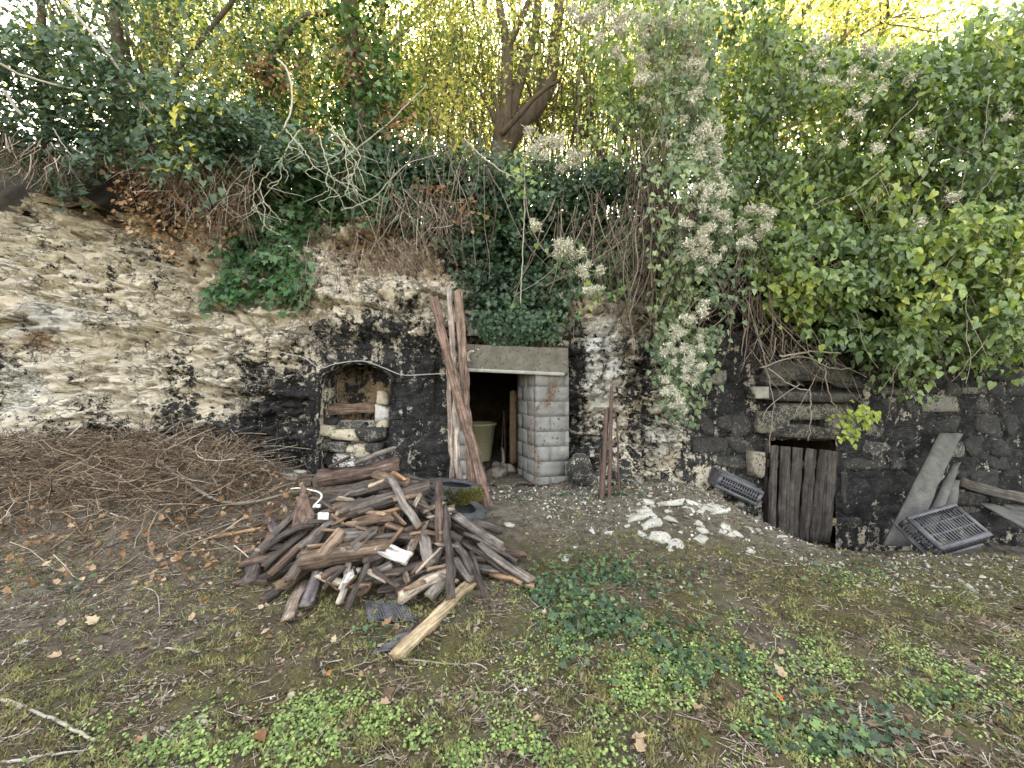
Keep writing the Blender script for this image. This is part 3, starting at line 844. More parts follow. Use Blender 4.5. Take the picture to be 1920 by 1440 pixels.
# slatted door
sdoor = thing('slatted_door', 'dark weathered board door leaning in the low cellar opening', 'door', (3.8, 5.55, -.5))
dcols = [(.056, .049, .044), (.048, .042, .038), (.054, .047, .042), (.046, .040, .036), (.044, .038, .035), (.050, .044, .040)]
def timber_mesh(L, W, T, seed, jag=.03, bow=0.0, taper=0.0, round_=0.0, nseg=None, wobk=.9):
    """length along local X; splintered ends"""
    n = nseg or max(5, int(L / .09))
    r_ = np.random.default_rng(seed)
    ring = np.array([(-.5, -.5), (.1, -.5), (.5, -.5), (.5, .1), (.5, .5), (-.1, .5), (-.5, .5), (-.5, -.1)])
    if round_:
        a = np.linspace(0, 2 * math.pi, 9)[:-1] - 2.356
        circ = np.stack([np.cos(a), np.sin(a)], 1) * .54
        ring = ring * (1 - round_) + circ * round_
    else:
        ring = ring * np.array([[.96, .93]])
    xs = np.linspace(-.5, .5, n) * L
    V = []
    wob = fbm(xs * 5 + seed * 3.3, 0 * xs, 0, seed, 3) - .5
    for i, xx in enumerate(xs):
        f = 1 - taper * (i / (n - 1))
        k = np.stack([fbm(ring[:, 0] * 1.5 + xx * 5, ring[:, 1] * 1.5 + j * 7, seed, 5, 3) - .5 for j in range(2)], -1)
        p = ring * f * np.array([W, T]) + k * np.array([W, T]) * .30
        e = 0
        if i == 0: e = -r_.random(8) * jag
        if i == n - 1: e = r_.random(8) * jag
        V.append(np.stack([xx + e + 0 * p[:, 0], p[:, 0] + wob[i] * min(W, .05) * wobk, p[:, 1] + bow * (1 - (2 * xx / L) ** 2)], -1))
    V = np.concatenate(V)
    F = []
    for i in range(n - 1):
        for j in range(8):
            a, b = i * 8 + j, i * 8 + (j + 1) % 8
            F.append([a, b, b + 8]); F.append([a, b + 8, a + 8])
    k = len(V)
    V = np.vstack([V, V[:8].mean(0) - [r_.random() * jag * .4, 0, 0], V[-8:].mean(0) + [r_.random() * jag * .4, 0, 0]])
    for j in range(8):
        F.append([k, (j + 1) % 8, j]); F.append([k + 1, k - 8 + j, k - 8 + (j + 1) % 8])
    return V, np.array(F)

def axes_from(a, b, up):
    x = nrm(b - a); z = nrm(up - x * np.dot(up, x)); y = np.cross(z, x)
    return Matrix(((x[0], y[0], z[0]), (x[1], y[1], z[1]), (x[2], y[2], z[2])))

def timber(name, a, b, W, T, col, label=None, cat=None, group=None, parent=None, up=None, seed=0, **kw):
    a, b = np.asarray(a, float), np.asarray(b, float)
    L = float(np.linalg.norm(b - a))
    V, F = timber_mesh(L, W, T, seed, **kw)
    me = mesh_np(name, V, F, False, None, M_TIMBER)
    o = link(name, me, parent, label=label, category=cat, group=group)
    up = np.array([0, -.45, .9]) if up is None else np.asarray(up, float)
    M = axes_from(a, b, up).to_4x4()
    m = (a + b) / 2
    o.matrix_local = Matrix.Translation(Vector(m) - (parent.location if parent else Vector((0, 0, 0)))) @ M
    o.color = (*col, 1)
    return o

for i, (xt, xb) in enumerate([(1452, 1444), (1473, 1466), (1496, 1484), (1521, 1505), (1545, 1527), (1562, 1545)][:6]):
    yt = 836 + i * 2.2; ybm = 1016
    wd = .165 if i else .13
    a = P(xb, ybm, 5.42); b = P(xt, yt, 5.50)
    t_ = timber('slat', a, b, wd * .84, .03, dcols[i], parent=sdoor, up=(0, -1, 0.05), seed=900 + i, jag=.012, wobk=.25)
for py_ in (868, 975):
    timber('ledge', P(1440, py_, 5.56), P(1566, py_ + 5, 5.56), .10, .03, (.24, .21, .14), parent=sdoor, up=(0, -1, 0), seed=910 + py_, jag=.01)
for px_ in (1436, 1580):
    timber('frame_post', P(px_, 1010, 5.62), P(px_, 826, 5.62), .06, .06, (.05, .042, .038), parent=sdoor, up=(0, -1, 0), seed=930 + px_, jag=.0)

timber('alcove_board', P(600, 768, 5.93), P(704, 766, 5.93), .16, .05, (.15, .105, .08), 'brown board wedged across the alcove above its rubble', 'board', up=(0, -1, .1), seed=950, jag=.02)
# ------------------------------------------------------------------ tall beams leaning by the doorway
def lean(pa, ya, pb, yb, W, T, col, label, seed, **kw):
    return timber('timber_beam', P(*pa, ya), P(*pb, yb), W, T, col, label, 'beam', 'tall timbers leaning by the doorway', up=(0.2, -1, .1), seed=seed, **kw)
RB = (.20, .125, .10)
lean((922, 975), 4.62, (812, 562), 5.26, .118, .10, (.15, .102, .082), 'reddish beam leaning diagonally across the other timbers by the doorway', 1001, jag=.05, taper=.12)
lean((886, 908), 5.05, (858, 550), 5.30, .108, .09, (.175, .125, .10), 'reddish brown upright beam with paint flecks behind the diagonal beam', 1002, jag=.05)
lean((862, 906), 5.08, (842, 545), 5.36, .075, .06, (.34, .29, .255), 'narrow pale whitish board leaning leftmost of the tall timbers', 1003, jag=.06)
lean((848, 904), 5.12, (841, 640), 5.36, .07, .05, (.27, .22, .19), 'short grey board leaning at the left foot of the tall timbers', 1004, jag=.05)

# ------------------------------------------------------------------ wood pile
def mound(x, y):
    g = G(x, y)
    d = np.hypot((x + 1.05) / 1.26, (y - 4.05) / 1.12)
    h = .60 * np.clip(1 - d, 0, 1) ** .85
    return g + h

ZO, ZS = np.array([400.0, 800.0]), 660.0 / 1920.0
Dk, Dk2, Br, Rd, Gy, Lt, Wt, Pu = (.058, .048, .043), (.090, .076, .068), (.150, .104, .076), (.100, .070, .058), (.150, .134, .122), (.36, .27, .165), (.58, .57, .55), (.10, .075, .078)
PG = 'timbers of the wood pile'
pile = [
 # x1, y1, x2, y2, width, thick ratio, colour, lift, label
 (585, 285, 1000, 205, 78, .9, Rd, .10, 'thick red brown beam lying on top of the wood pile'),
 (790, 190, 985, 118, 30, .5, Gy, .14, 'grey board tip rising behind the thick top beam of the wood pile'),
 (640, 218, 735, 172, 24, .5, Dk, .10, 'short dark stick behind the left end of the thick top beam'),
 (480, 275, 575, 262, 16, .6, Dk, .06, 'thin dark strip left of the thick top beam'),
 (560, 450, 960, 322, 42, .7, Dk2, .09, 'long bent grey timber running below the thick top beam'),
 (585, 372, 800, 368, 44, .5, Dk2, .05, 'dark grey board half hidden under the bent timber'),
 (700, 478, 1155, 335, 66, .9, Dk2, .12, 'heavy square dark beam with cut end in the middle of the wood pile'),
 (690, 492, 860, 385, 24, .6, Dk, .14, 'slim dark lath beside the heavy square beam'),
 (895, 262, 1050, 305, 52, .6, Br, .12, 'brown splintered chunk at the right end of the thick top beam'),
 (960, 285, 1110, 535, 40, .6, Gy, .17, 'grey board slanting down across the heavy square beam'),
 (1060, 400, 1200, 462, 34, .6, Gy, .10, 'pale edged short board near the mossy tyre'),
 (1238, 612, 1236, 310, 42, .5, Rd, .16, 'upright reddish board standing against the mossy tyre'),
 (1302, 922, 1262, 420, 44, .5, Dk, .15, 'long dark plank with white specks running straight down the pile front'),
 (1492, 922, 1405, 690, 30, .6, Dk, .09, 'dark stick ending on the grass right of the long dark plank'),
 (1412, 822, 1312, 630, 40, .6, Dk2, .07, 'dark board end just right of the long dark plank'),
 (1550, 640, 1330, 495, 50, .45, Gy, .12, 'flat grey board pointing right below the lower tyre'),
 (1720, 828, 1460, 655, 42, .7, Gy, .08, 'long grey timber with orange broken end at the right of the pile'),
 (1610, 800, 1340, 620, 30, .7, Dk, .05, 'dark lath under the long grey timber at the right'),
 (1640, 725, 1380, 590, 28, .6, Dk2, .08, 'thin dark slat beside the flat grey board at the right'),
 (1500, 605, 1240, 430, 30, .6, Dk, .07, 'dark slat under the lower tyre'),
 (1730, 868, 1525, 808, 30, .7, (.36, .23, .14), .02, 'pale splintered timber stub on the ground at the far right of the pile'),
 (1040, 918, 1262, 775, 58, .85, (.33, .285, .235), .09, 'pale rounded log at the front of the wood pile'),
 (985, 852, 1185, 768, 48, .6, Dk2, .07, 'dark plank lying just behind the pale rounded log'),
 (950, 802, 1145, 738, 48, .6, Dk, .08, 'dark plank second behind the pale rounded log'),
 (1185, 735, 1148, 590, 56, .9, Gy, .11, 'grey brown post stub pointing at the viewer in the pile'),
 (1090, 648, 1150, 535, 46, .6, Br, .12, 'brown board stub above the grey brown post stub'),
 (925, 668, 1035, 712, 78, .35, Wt, .14, 'white painted board fragment in the middle of the pile'),
 (1040, 732, 1072, 668, 34, .6, (.3, .28, .25), .13, 'small pale stick beside the white painted fragment'),
 (512, 722, 930, 662, 92, .8, (.125, .092, .068), .13, 'big brown beam with pale broken end at the lower left of the pile'),
 (612, 690, 705, 585, 72, .5, (.20, .145, .105), .17, 'pale brown block resting on the big brown beam'),
 (690, 588, 802, 585, 62, .5, Gy, .15, 'grey brown square board behind the pale brown block'),
 (790, 648, 872, 575, 62, .4, Dk2, .15, 'dark square board offcut right of the pale brown block'),
 (715, 645, 835, 642, 40, .6, Br, .12, 'brown stub under the square board offcuts'),
 (790, 525, 965, 498, 58, .5, Br, .13, 'flat brown board below the heavy square beam'),
 (640, 462, 725, 428, 52, .6, Br, .10, 'brown chunk at the left end of the heavy square beam'),
 (895, 480, 995, 448, 28, .6, (.24, .15, .09), .15, 'small orange brown splinter below the heavy square beam'),
 (955, 540, 1105, 585, 30, .7, Br, .13, 'brown splinter in the middle of the pile'),
 (885, 612, 1085, 602, 32, .7, Dk2, .12, 'dark stick lying level in the middle of the pile'),
 (235, 692, 440, 478, 46, .5, Dk2, .10, 'outermost dark slat of the fan at the left of the pile'),
 (285, 668, 530, 548, 44, .5, Dk, .13, 'bent dark slat second of the left fan'),
 (300, 745, 490, 585, 40, .6, Dk, .09, 'dark slat third of the left fan'),
 (335, 788, 575, 555, 42, .6, Rd, .10, 'reddish dark slat in the middle of the left fan'),
 (415, 818, 640, 508, 46, .6, Dk2, .12, 'long dark slat innermost of the left fan'),
 (475, 705, 605, 560, 28, .7, Br, .10, 'narrow brown slat between the left fan and the big brown beam'),
 (500, 645, 660, 505, 40, .5, Gy, .13, 'grey slat at the top of the left fan'),
 (300, 515, 352, 568, 52, .6, Pu, .06, 'small purplish grey block left of the fan'),
 (15, 602, 300, 552, 18, .7, (.30, .20, .12), .05, 'long thin pale stick lying left of the pile'),
 (160, 556, 295, 520, 26, .6, Rd, .05, 'short red brown stick left of the pile'),
 (195, 832, 232, 718, 72, .4, (.075, .065, .062), .04, 'dark grey board end at the lower left corner of the pile'),
 (160, 846, 275, 842, 34, .6, Rd, .02, 'red brown stub lying at the lower left corner of the pile'),
 (295, 938, 425, 835, 60, .5, Dk, .03, 'dark broad board stub on the ground left front of the pile'),
 (395, 1045, 475, 868, 62, .3, (.22, .18, .15), .01, 'pale worn board lying flat in the moss left front of the pile'),
 (515, 955, 572, 778, 62, .4, (.13, .115, .12), .05, 'greyish purple board sloping to the ground at the pile front'),
 (595, 818, 680, 842, 36, .6, (.50, .45, .36), .07, 'small cream wood chip below the big brown beam'),
 (692, 942, 742, 748, 32, .6, (.34, .30, .26), .06, 'pale grey slat sloping to the ground at the pile front'),
 (728, 868, 772, 798, 48, .4, Wt, .08, 'white painted offcut between two slats at the pile front'),
 (737, 972, 838, 738, 32, .6, Dk, .10, 'dark slat with pale edge at the pile front'),
 (828, 880, 885, 825, 48, .6, Dk2, .05, 'dark block end at the pile front'),
 (845, 832, 945, 768, 40, .7, Gy, .07, 'grey stub behind the dark block end'),
 (895, 832, 965, 826, 46, .7, Gy, .06, 'grey stub right of the dark block end'),
 (935, 884, 1015, 876, 50, .7, Dk, .05, 'dark stub left of the pale rounded log'),
 (975, 922, 1055, 932, 42, .7, Dk, .02, 'dark stub on the moss under the pale rounded log'),
 (1195, 915, 1275, 835, 60, .5, Gy, .05, 'grey board stub with rusty end right of the pale rounded log'),
 (855, 722, 955, 688, 52, .6, Dk, .10, 'dark square stub left of the white painted fragment'),
 (1325, 735, 1405, 822, 46, .5, Gy, .08, 'grey board end between the dark sticks at right front'),
 (1160, 540, 1325, 602, 42, .6, Dk, .10, 'dark plank behind the long dark plank'),
 (1125, 378, 1192, 505, 30, .6, Dk2, .12, 'dark short slat left of the upright reddish board'),
 (860, 318, 915, 296, 26, .5, (.40, .32, .24), .18, 'pale chip on the thick top beam'),
 (985, 248, 1042, 284, 22, .6, (.30, .17, .10), .17, 'orange chip at the top of the pile'),
 (1055, 268, 1185, 302, 18, .6, Dk, .14, 'thin dark lath pointing at the mossy tyre'),
 (1010, 1232, 1420, 832, 66, .65, (.36, .285, .185), .015, 'long pale tan beam lying on the moss in front of the pile'),
]
for kx, (x1, y1, x2, y2, wd, tr, col, lift, lab) in enumerate(pile):
    p1 = ZO + np.array([x1, y1]) * ZS; p2 = ZO + np.array([x2, y2]) * ZS
    ground_only = lift < .03
    hit = lambda q, l: (lambda h_: h_ if h_[1] < 4.55 else P(q[0], q[1], 4.32))(ghit(*q, l, mound))
    a, b = hit(p1, lift), hit(p2, lift)
    if ground_only:      # lies on the earth
        a = ghit(*p1, .03); b = ghit(*p2, .03)
    Wm = wd * ZS * .5 * (a[1] + b[1]) / FPX
    d = np.linalg.norm(b - a)
    if d > 1.5 and 'tan beam' not in lab:      # keep real lengths: pull the far end nearer along its own sight line
        b = a + (b - a) * 1.5 / d
    thick = max(Wm * tr, .018)
    rd = .75 if 'log' in lab else (.35 if 'tan beam' in lab else 0.0)
    timber('timber', a, b, Wm * 1.02, thick, tuple(q * .98 for q in col), lab, 'timber', PG, seed=2000 + kx, jag=.055 if wd > 30 else .035, round_=rd, taper=rng.uniform(-.1, .2), bow=(.05 if 'bent' in lab else float(rng.normal(0, .012))))
# buried pieces that fill the heap
fr = random.Random(3)
nfill = 0
while nfill < 95:
    x = fr.uniform(-2.25, .25); y = fr.uniform(3.05, 4.95)
    h = float(mound(x, y) - G(x, y))
    fpx = 960 + x / y * FPX
    if h < .05 or fpx > 930 or fpx < 470 or (y > 3.85 and fpx > 790): continue
    z = float(G(x, y)) + h * fr.uniform(.25, .92)
    ang = math.atan2(y - 4.05, x + 1.02) + fr.uniform(-.7, .7)
    L = fr.uniform(.22, .62)
    sl = -.35 * fr.random()
    dv = np.array([math.cos(ang), math.sin(ang), sl]); dv /= np.linalg.norm(dv)
    c_ = np.array([x, y, z])
    t = fr.uniform(.65, 1.3)
    bc = fr.choice([Dk, Dk2, Br, Rd, Gy])
    timber('timber', c_ - dv * L / 2, c_ + dv * L / 2, fr.uniform(.05, .11), fr.uniform(.025, .07), tuple(q * t for q in bc),
           'short broken board wedged deep among the other timbers of the pile', 'timber', 'buried timbers of the wood pile', seed=3000 + nfill, jag=.08)
    nfill += 1
for kx in range(48):
    q = (rng.uniform(560, 1290), rng.uniform(360, 880))
    p0 = hit(ZO + np.array(q) * ZS, .15)
    ang = rng.random() * 6.28; L = rng.uniform(.07, .2)
    dv = np.array([math.cos(ang), math.sin(ang) * .7, rng.normal(-.2, .25)]); dv /= np.linalg.norm(dv)
    bc = [(.20, .14, .095), (.13, .10, .08), (.27, .23, .19), (.07, .058, .05), (.15, .10, .07)][kx % 5]
    timber('timber_splinter', p0 - dv * L / 2, p0 + dv * L / 2, rng.uniform(.018, .05), rng.uniform(.01, .025), bc, 'small loose splinter lying on the face of the wood pile', 'splinter', 'loose splinters on the wood pile', seed=3500 + kx, jag=.04)
# pointed shard at the left of the pile
tip = ghit(*(ZO + np.array([482, 300]) * ZS), .42, mound)
bl = ghit(*(ZO + np.array([430, 560]) * ZS), .15, mound); br = ghit(*(ZO + np.array([560, 520]) * ZS), .15, mound)
nv_ = np.array([.1, .025, .0])
sh = []
_zp = lambda q, Y_: P(*(ZO + np.array(q) * ZS), Y_)
Ys = float(bl[1]) + .06
tip = _zp((482, 300), Ys + .1)
prof = [(0, _zp((425, 575), Ys - .08), _zp((560, 530), Ys - .06)), (.35, _zp((448, 455), Ys), _zp((540, 470), Ys)), (.7, _zp((470, 395), Ys + .05), _zp((512, 400), Ys + .05)), (.9, _zp((472, 338), Ys + .08), _zp((503, 352), Ys + .08))]
Vs = []
for f_, l_, r2 in prof:
    for dpt in (-.012, .012):
        Vs += [l_ + [0, dpt, 0], r2 + [0, dpt + .02, 0]]
Vs = np.array(Vs + [tip + [0, -.004, 0], tip + [0, .006, 0]])
Fs = []
for i in range(3):
    a = i * 4; b = a + 4
    Fs += [[a, a + 1, b + 1], [a, b + 1, b], [a + 3, a + 2, b + 2], [a + 3, b + 2, b + 3], [a + 2, a, b], [a + 2, b, b + 2], [a + 1, a + 3, b + 3], [a + 1, b + 3, b + 1]]
Fs += [[12, 13, 16], [15, 14, 17], [14, 12, 16], [14, 16, 17], [13, 15, 17], [13, 17, 16], [1, 0, 2], [1, 2, 3]]
Vs = Vs + rng.normal(0, .006, Vs.shape)
shard = link('timber_shard', mesh_np('timber_shard', Vs[:, [2, 0, 1]], np.array(Fs), False, None, M_TIMBER), label='pointed brown wood shard sticking up at the left of the pile', category='timber', group=PG)
shard.matrix_world = Matrix(((0, 1, 0, 0), (0, 0, 1, 0), (1, 0, 0, 0), (0, 0, 0, 1)))
shard.color = (.12, .085, .07, 1)

# white bent strip beside the shard
pts = [ghit(*(ZO + np.array(q) * ZS), .30, mound) for q in [(425, 338), (470, 335), (530, 345), (580, 360), (590, 385), (560, 420), (545, 440)]]
cc = spline(pts, 24)
Vw, Fw = tubes(cc[None], np.full((1, 24), .008), 4)
link('bent_strip', mesh_np('bent_strip', Vw, Fw, False, None, M_WHITE), label='white bent plastic strip behind the pointed wood shard', category='strip')
for q, s_, lab in [((600, 488), (.09, .012, .06), 'white crumpled sheet scrap beside the pointed wood shard'), ((568, 432), (.06, .02, .03), 'small white scrap under the bent strip')]:
    pc = ghit(*(ZO + np.array(q) * ZS), .2, mound)
    Vv, Ff = rough_block(*s_, 77, .4, (4, 1, 3))
    link('sheet_scrap', mesh_np('sheet_scrap', Vv, Ff, False, None, M_WHITE), loc=Vector(pc), label=lab, category='scrap')

# ------------------------------------------------------------------ tyres
def tyre(loc, rot, R, r, w, label, mossy):
    t = thing('tyre', label, 'tyre', loc, rot=rot)
    prof = [(R * .60, -.42), (R * .72, -.5), (R * .88, -.5), (R * .97, -.42), (R, -.25), (R, .25), (R * .97, .42), (R * .88, .5), (R * .72, .5), (R * .60, .42), (R * .64, .3), (R * .85, .25), (R * .85, -.25), (R * .64, -.3)]
    n = 48
    V = []; F = []
    m = len(prof)
    for i in range(n):
        a = 2 * math.pi * i / n
        for (q, hh) in prof: V.append((q * math.cos(a), q * math.sin(a), hh * w))
    for i in range(n):
        for j in range(m):
            a, b = i * m + j, i * m + (j + 1) % m
            c_, d_ = ((i + 1) % n) * m + (j + 1) % m, ((i + 1) % n) * m + j
            F.append([a, d_, c_, b])
    cas = link('casing', mesh_np('casing', np.array(V), np.array(F), True, None, M_TYRE), t)
    parts = []
    for i in range(60):
        a = 2 * math.pi * i / 60
        for hh in (-.3, 0.0, .3):
            v, f = box(0, 0, 0, .012, R * .07, w * .22)
            v[:, 1] += 0
            ca, sa = math.cos(a + hh * .15), math.sin(a + hh * .15)
            v = np.stack([(v[:, 0] + R) * ca - v[:, 1] * sa, (v[:, 0] + R) * sa + v[:, 1] * ca, v[:, 2] + hh * w], -1)
            parts.append((v, f))
    Vt, Ft = join(parts)
    link('tread', mesh_np('tread', Vt, Ft, False, None, M_TYRE), cas)
    if mossy:
        N = 5200
        a = rng.normal(-1.0, .42, N); hh = rng.uniform(-.42, .5, N)
        keep = fbm(a * 4, hh * 4, 0, 71, 3) > .42
        a, hh = a[keep], hh[keep]; N = len(a)
        rad = np.where(hh > .42, R * rng.uniform(.85, .98, N), R)
        pos = np.stack([rad * np.cos(a), rad * np.sin(a), hh * w], -1)
        nv = np.stack([np.cos(a), np.sin(a), .5 + 0 * a], -1)
        Vm, Fm, rn, _ = leaves(OVAL, pos, np.cross(nv, [0, 0, 1.]), nv, rng.uniform(.012, .024, N), .5, .4)
        link('moss', mesh_np('moss', Vm, Fm, False, {'rnd': rn}, attr_mat('tyre_moss', [(0, (.035, .033, .010)), (.6, (.10, .09, .022)), (1, (.19, .165, .04))])), t, kind='stuff')
    return t
pc = P(852, 921, 4.40)
tyre(tuple(pc), (math.radians(-3), math.radians(6), 0), .285, .1, .17, 'mossy black tyre lying on the right shoulder of the wood pile', True)
pc = P(858, 960, 4.02)
tyre(tuple(pc), (math.radians(4), math.radians(16), 0), .27, .1, .16, 'black tyre half buried below the mossy tyre', False)

# ------------------------------------------------------------------ iron rods at the rock pier
def rod(p1, p2, r, lab, y1, y2, sides=6):
    a = P(*p1, y1); b = P(*p2, y2)
    V_, F_ = tube_path([a, (a + b) / 2 + rng.normal(0, .004, 3), b], r, r * .95, 8, sides, .002)
    return link('iron_rod', mesh_np('iron_rod', V_, F_, False, None, M_IRON), label=lab, category='rod', group='iron rods leaning on the rock pier')
rod((1126, 966), (1138, 768), .030, 'thick rusty iron bar left of the pair at the rock pier', 4.65, 4.85)
rod((1141, 966), (1147, 724), .022, 'tall rusty iron bar right of the pair at the rock pier', 4.65, 4.85)
rod((1163, 962), (1157, 785), .010, 'thin crooked rod right of the rusty iron bars', 4.70, 4.85)
rod((1124, 940), (1126, 842), .007, 'thin short rod left of the rusty iron bars', 4.80, 4.9)
rod((1157, 905), (1147, 850), .006, 'thin slanting rod behind the rusty iron bars', 4.95, 4.98)

# ------------------------------------------------------------------ plastic crates
def crate(label, M4, L=.56, W=.36, H=.19):
    t = thing('plastic_crate', label, 'crate', group='black plastic crates')
    t.matrix_world = M4
    def panel(name, w_, h_, nx_, ny_, frame, bar, T):
        pr = [box(0, h_ / 2 - frame / 2, 0, w_, frame, .014), box(0, -h_ / 2 + frame / 2, 0, w_, frame, .014),
              box(-w_ / 2 + frame / 2, 0, 0.001, frame, h_ - 2 * frame, .014), box(w_ / 2 - frame / 2, 0, 0.001, frame, h_ - 2 * frame, .014)]
        for i in range(1, nx_):
            pr.append(box(-w_ / 2 + frame + (w_ - 2 * frame) * i / nx_, 0, -.001, bar, h_ - 2 * frame, .010))
        for j in range(1, ny_):
            pr.append(box(0, -h_ / 2 + frame + (h_ - 2 * frame) * j / ny_, .002, w_ - 2 * frame, bar * 1.4, .010))
        V_, F_ = join(pr)
        V_ = np.array([T @ Vector(q) for q in V_])
        link(name, mesh_np(name, V_, F_, False, None, M_PLAST), t)
    R90x = Matrix.Rotation(math.radians(90), 4, 'X'); R90z = Matrix.Rotation(math.radians(90), 4, 'Z')
    panel('base_grid', L, W, 15, 3, .04, .011, Matrix.Identity(4))
    for s in (-1, 1):
        panel('side_panel', L, H, 15, 3, .025, .011, Matrix.Translation((0, s * W / 2, H / 2)) @ R90x)
        panel('end_panel', W - .02, H, 11, 3, .03, .009, Matrix.Translation((s * L / 2, 0, H / 2)) @ R90z @ R90x)
    V_, F_ = join([box(0, s * (W / 2 + .008), H, L + .03, .03, .022) for s in (-1, 1)] + [box(s * (L / 2 + .008), 0, H + .001, .03, W - .01, .022) for s in (-1, 1)])
    link('rim', mesh_np('rim', V_, F_, False, None, M_PLAST), t)
    return t
def frame_mat(o, x, zdir):
    x = nrm(np.asarray(x, float)); zd = np.asarray(zdir, float); zd = nrm(zd - x * np.dot(x, zd)); y = np.cross(zd, x)
    m = Matrix(((x[0], y[0], zd[0], o[0]), (x[1], y[1], zd[1], o[1]), (x[2], y[2], zd[2], o[2]), (0, 0, 0, 1)))
    return m
# right crate: base turned to the camera, lying tilted against the leaning board
o_ = P(1778, 985, 4.55)
crate('black plastic crate lying on its side at the foot of the leaning grey board', frame_mat(o_, (.96, .10, .22), (-.05, .62, -.75)), .62, .40, .20)
# crate stuck in the hollow beside the rock pier
o_ = P(1386, 918, 5.28)
crate('black plastic crate tilted in the hollow between rock pier and slatted door', frame_mat(o_, (.90, -.10, -.42), (.0, .98, .1)), .56, .20, .30)

# ------------------------------------------------------------------ leaning boards and sheets at the right
def board(name, pts4, th, mat, label, cat, group=None, seg=(10, 3)):
    """pts4: four corners (world) in order; thick plate with rough edges"""
    p = np.array(pts4)
    u, v = np.meshgrid(np.linspace(0, 1, seg[0] + 1), np.linspace(0, 1, seg[1] + 1))
    S = (p[0] * ((1 - u) * (1 - v))[..., None] + p[1] * (u * (1 - v))[..., None] + p[2] * (u * v)[..., None] + p[3] * ((1 - u) * v)[..., None])
    nn = nrm(np.cross(p[1] - p[0], p[3] - p[0]))
    jit = (fbm(u * 7 + p[0][0] * 3, v * 5, 0, 33, 3) - .5)[..., None]
    bord = ((u < .01) | (u > .99) | (v < .01) | (v > .99))[..., None]
    S = S + jit * nn * .006 + bord * rng.normal(0, .004, S.shape)
    A_ = S.reshape(-1, 3); B_ = A_ + nn * th
    k = len(A_); w_ = seg[0] + 1; h_ = seg[1] + 1
    I = np.arange(k).reshape(h_, w_)
    q = np.stack([I[:-1, :-1], I[:-1, 1:], I[1:, 1:], I[1:, :-1]], -1).reshape(-1, 4)
    F = [q[:, ::-1], q + k]
    ring = list(I[0, :]) + list(I[1:, -1]) + list(I[-1, :-1][::-1]) + list(I[1:-1, 0][::-1])
    side = np.array([[ring[i], ring[(i + 1) % len(ring)], ring[(i + 1) % len(ring)] + k, ring[i] + k] for i in range(len(ring))])
    return link(name, mesh_np(name, np.vstack([A_, B_]), np.vstack(F + [side]), False, None, mat), label=label, category=cat, group=group)
GS = 'grey boards and sheets at the right'
board('leaning_board', [P(1657, 1022, 4.85), P(1762, 812, 5.42), P(1806, 812, 5.40), P(1706, 1024, 4.83)], .035, M_SLAB, 'wide grey cement board leaning against the black wall', 'board', GS, (12, 4))
board('leaning_board', [P(1722, 1000, 4.98), P(1788, 868, 5.36), P(1803, 866, 5.34), P(1752, 1000, 4.95)], .03, M_SLAB, 'narrow grey board leaning behind the wide cement board', 'board', GS, (10, 2))
board('leaning_board', [P(1762, 985, 5.12), P(1783, 900, 5.42), P(1799, 900, 5.42), P(1790, 985, 5.10)], .03, M_SLAB, 'short pale board stub behind the crate and the leaning boards', 'board', GS, (8, 2))
board('cement_sheet', [P(1838, 945, 5.05), P(1960, 1015, 4.6), P(1985, 985, 4.75), P(1868, 948, 5.3)], .015, M_SLAB, 'broken grey cement sheet lying right of the black crate', 'sheet', GS, (8, 3))
board('cement_sheet', [P(1880, 948, 5.3), P(1960, 985, 5.0), P(1990, 950, 5.1), P(1900, 942, 5.45)], .015, M_SLAB, 'jagged grey sheet at the right edge behind the other sheet', 'sheet', GS, (8, 3))
a, b = P(1800, 905, 5.45), P(1990, 955, 5.2)
timber('timber_beam', a, b, .13, .12, (.075, .068, .06), 'dark grey beam lying along the black wall at the right edge', 'beam', seed=4100, jag=.02, up=(0, -1, .2))

# ------------------------------------------------------------------ things inside the cellar
tub = thing('plastic_tub', 'cream plastic tub standing in the dark cellar', 'tub', tuple(P(897, 862, 6.75)))
n = 28
prof = [(.20, 0, 0), (.275, .56, 0), (.295, .565, 0), (.295, .60, 0), (.262, .60, 0), (.19, .03, 0)]
V = []; F = []
for i in range(n):
    a = 2 * math.pi * i / n
    for r_, h_, _ in prof: V.append((r_ * math.cos(a), r_ * math.sin(a), h_))
for i in range(n):
    for j in range(len(prof) - 1):
        a, b = i * 6 + j, i * 6 + j + 1; c_, d_ = ((i + 1) % n) * 6 + j + 1, ((i + 1) % n) * 6 + j
        F.append([a, d_, c_, b])
link('body', mesh_np('body', np.array(V), np.array(F), True, None, M_TUB), tub)
thr = np.linspace(0, 2 * math.pi, 29)
Vr, Fr = tubes(np.stack([.238 * np.cos(thr), .238 * np.sin(thr), .27 + 0 * thr], -1)[None], np.full((1, 29), .008), 5)
link('rib', mesh_np('rib', Vr, Fr, True, None, M_TUB), tub)
V_, F_ = tube_path([P(922, 898, 6.2), P(938, 880, 6.25), P(944, 858, 6.3), P(941, 840, 6.4)], .035, .02, 10, 6, .004)
link('dead_root', mesh_np('dead_root', V_, F_, True, None, M_STK), label='pale crooked root standing inside the cellar doorway', category='root')
for p_, q_, lab in [((939, 870), (945, 768), 'left of two thin poles leaning in the cellar'), ((947, 872), (946, 770), 'right of two thin poles leaning in the cellar')]:
    V_, F_ = tube_path([P(*p_, 6.5), P(*q_, 6.8)], .009, .008, 6, 5, .002)
    link('pole', mesh_np('pole', V_, F_, True, None, M_BARK), label=lab, category='pole')
Vv, Ff = rough_block(.10, .10, 1.1, 88, .12, (3, 3, 10))
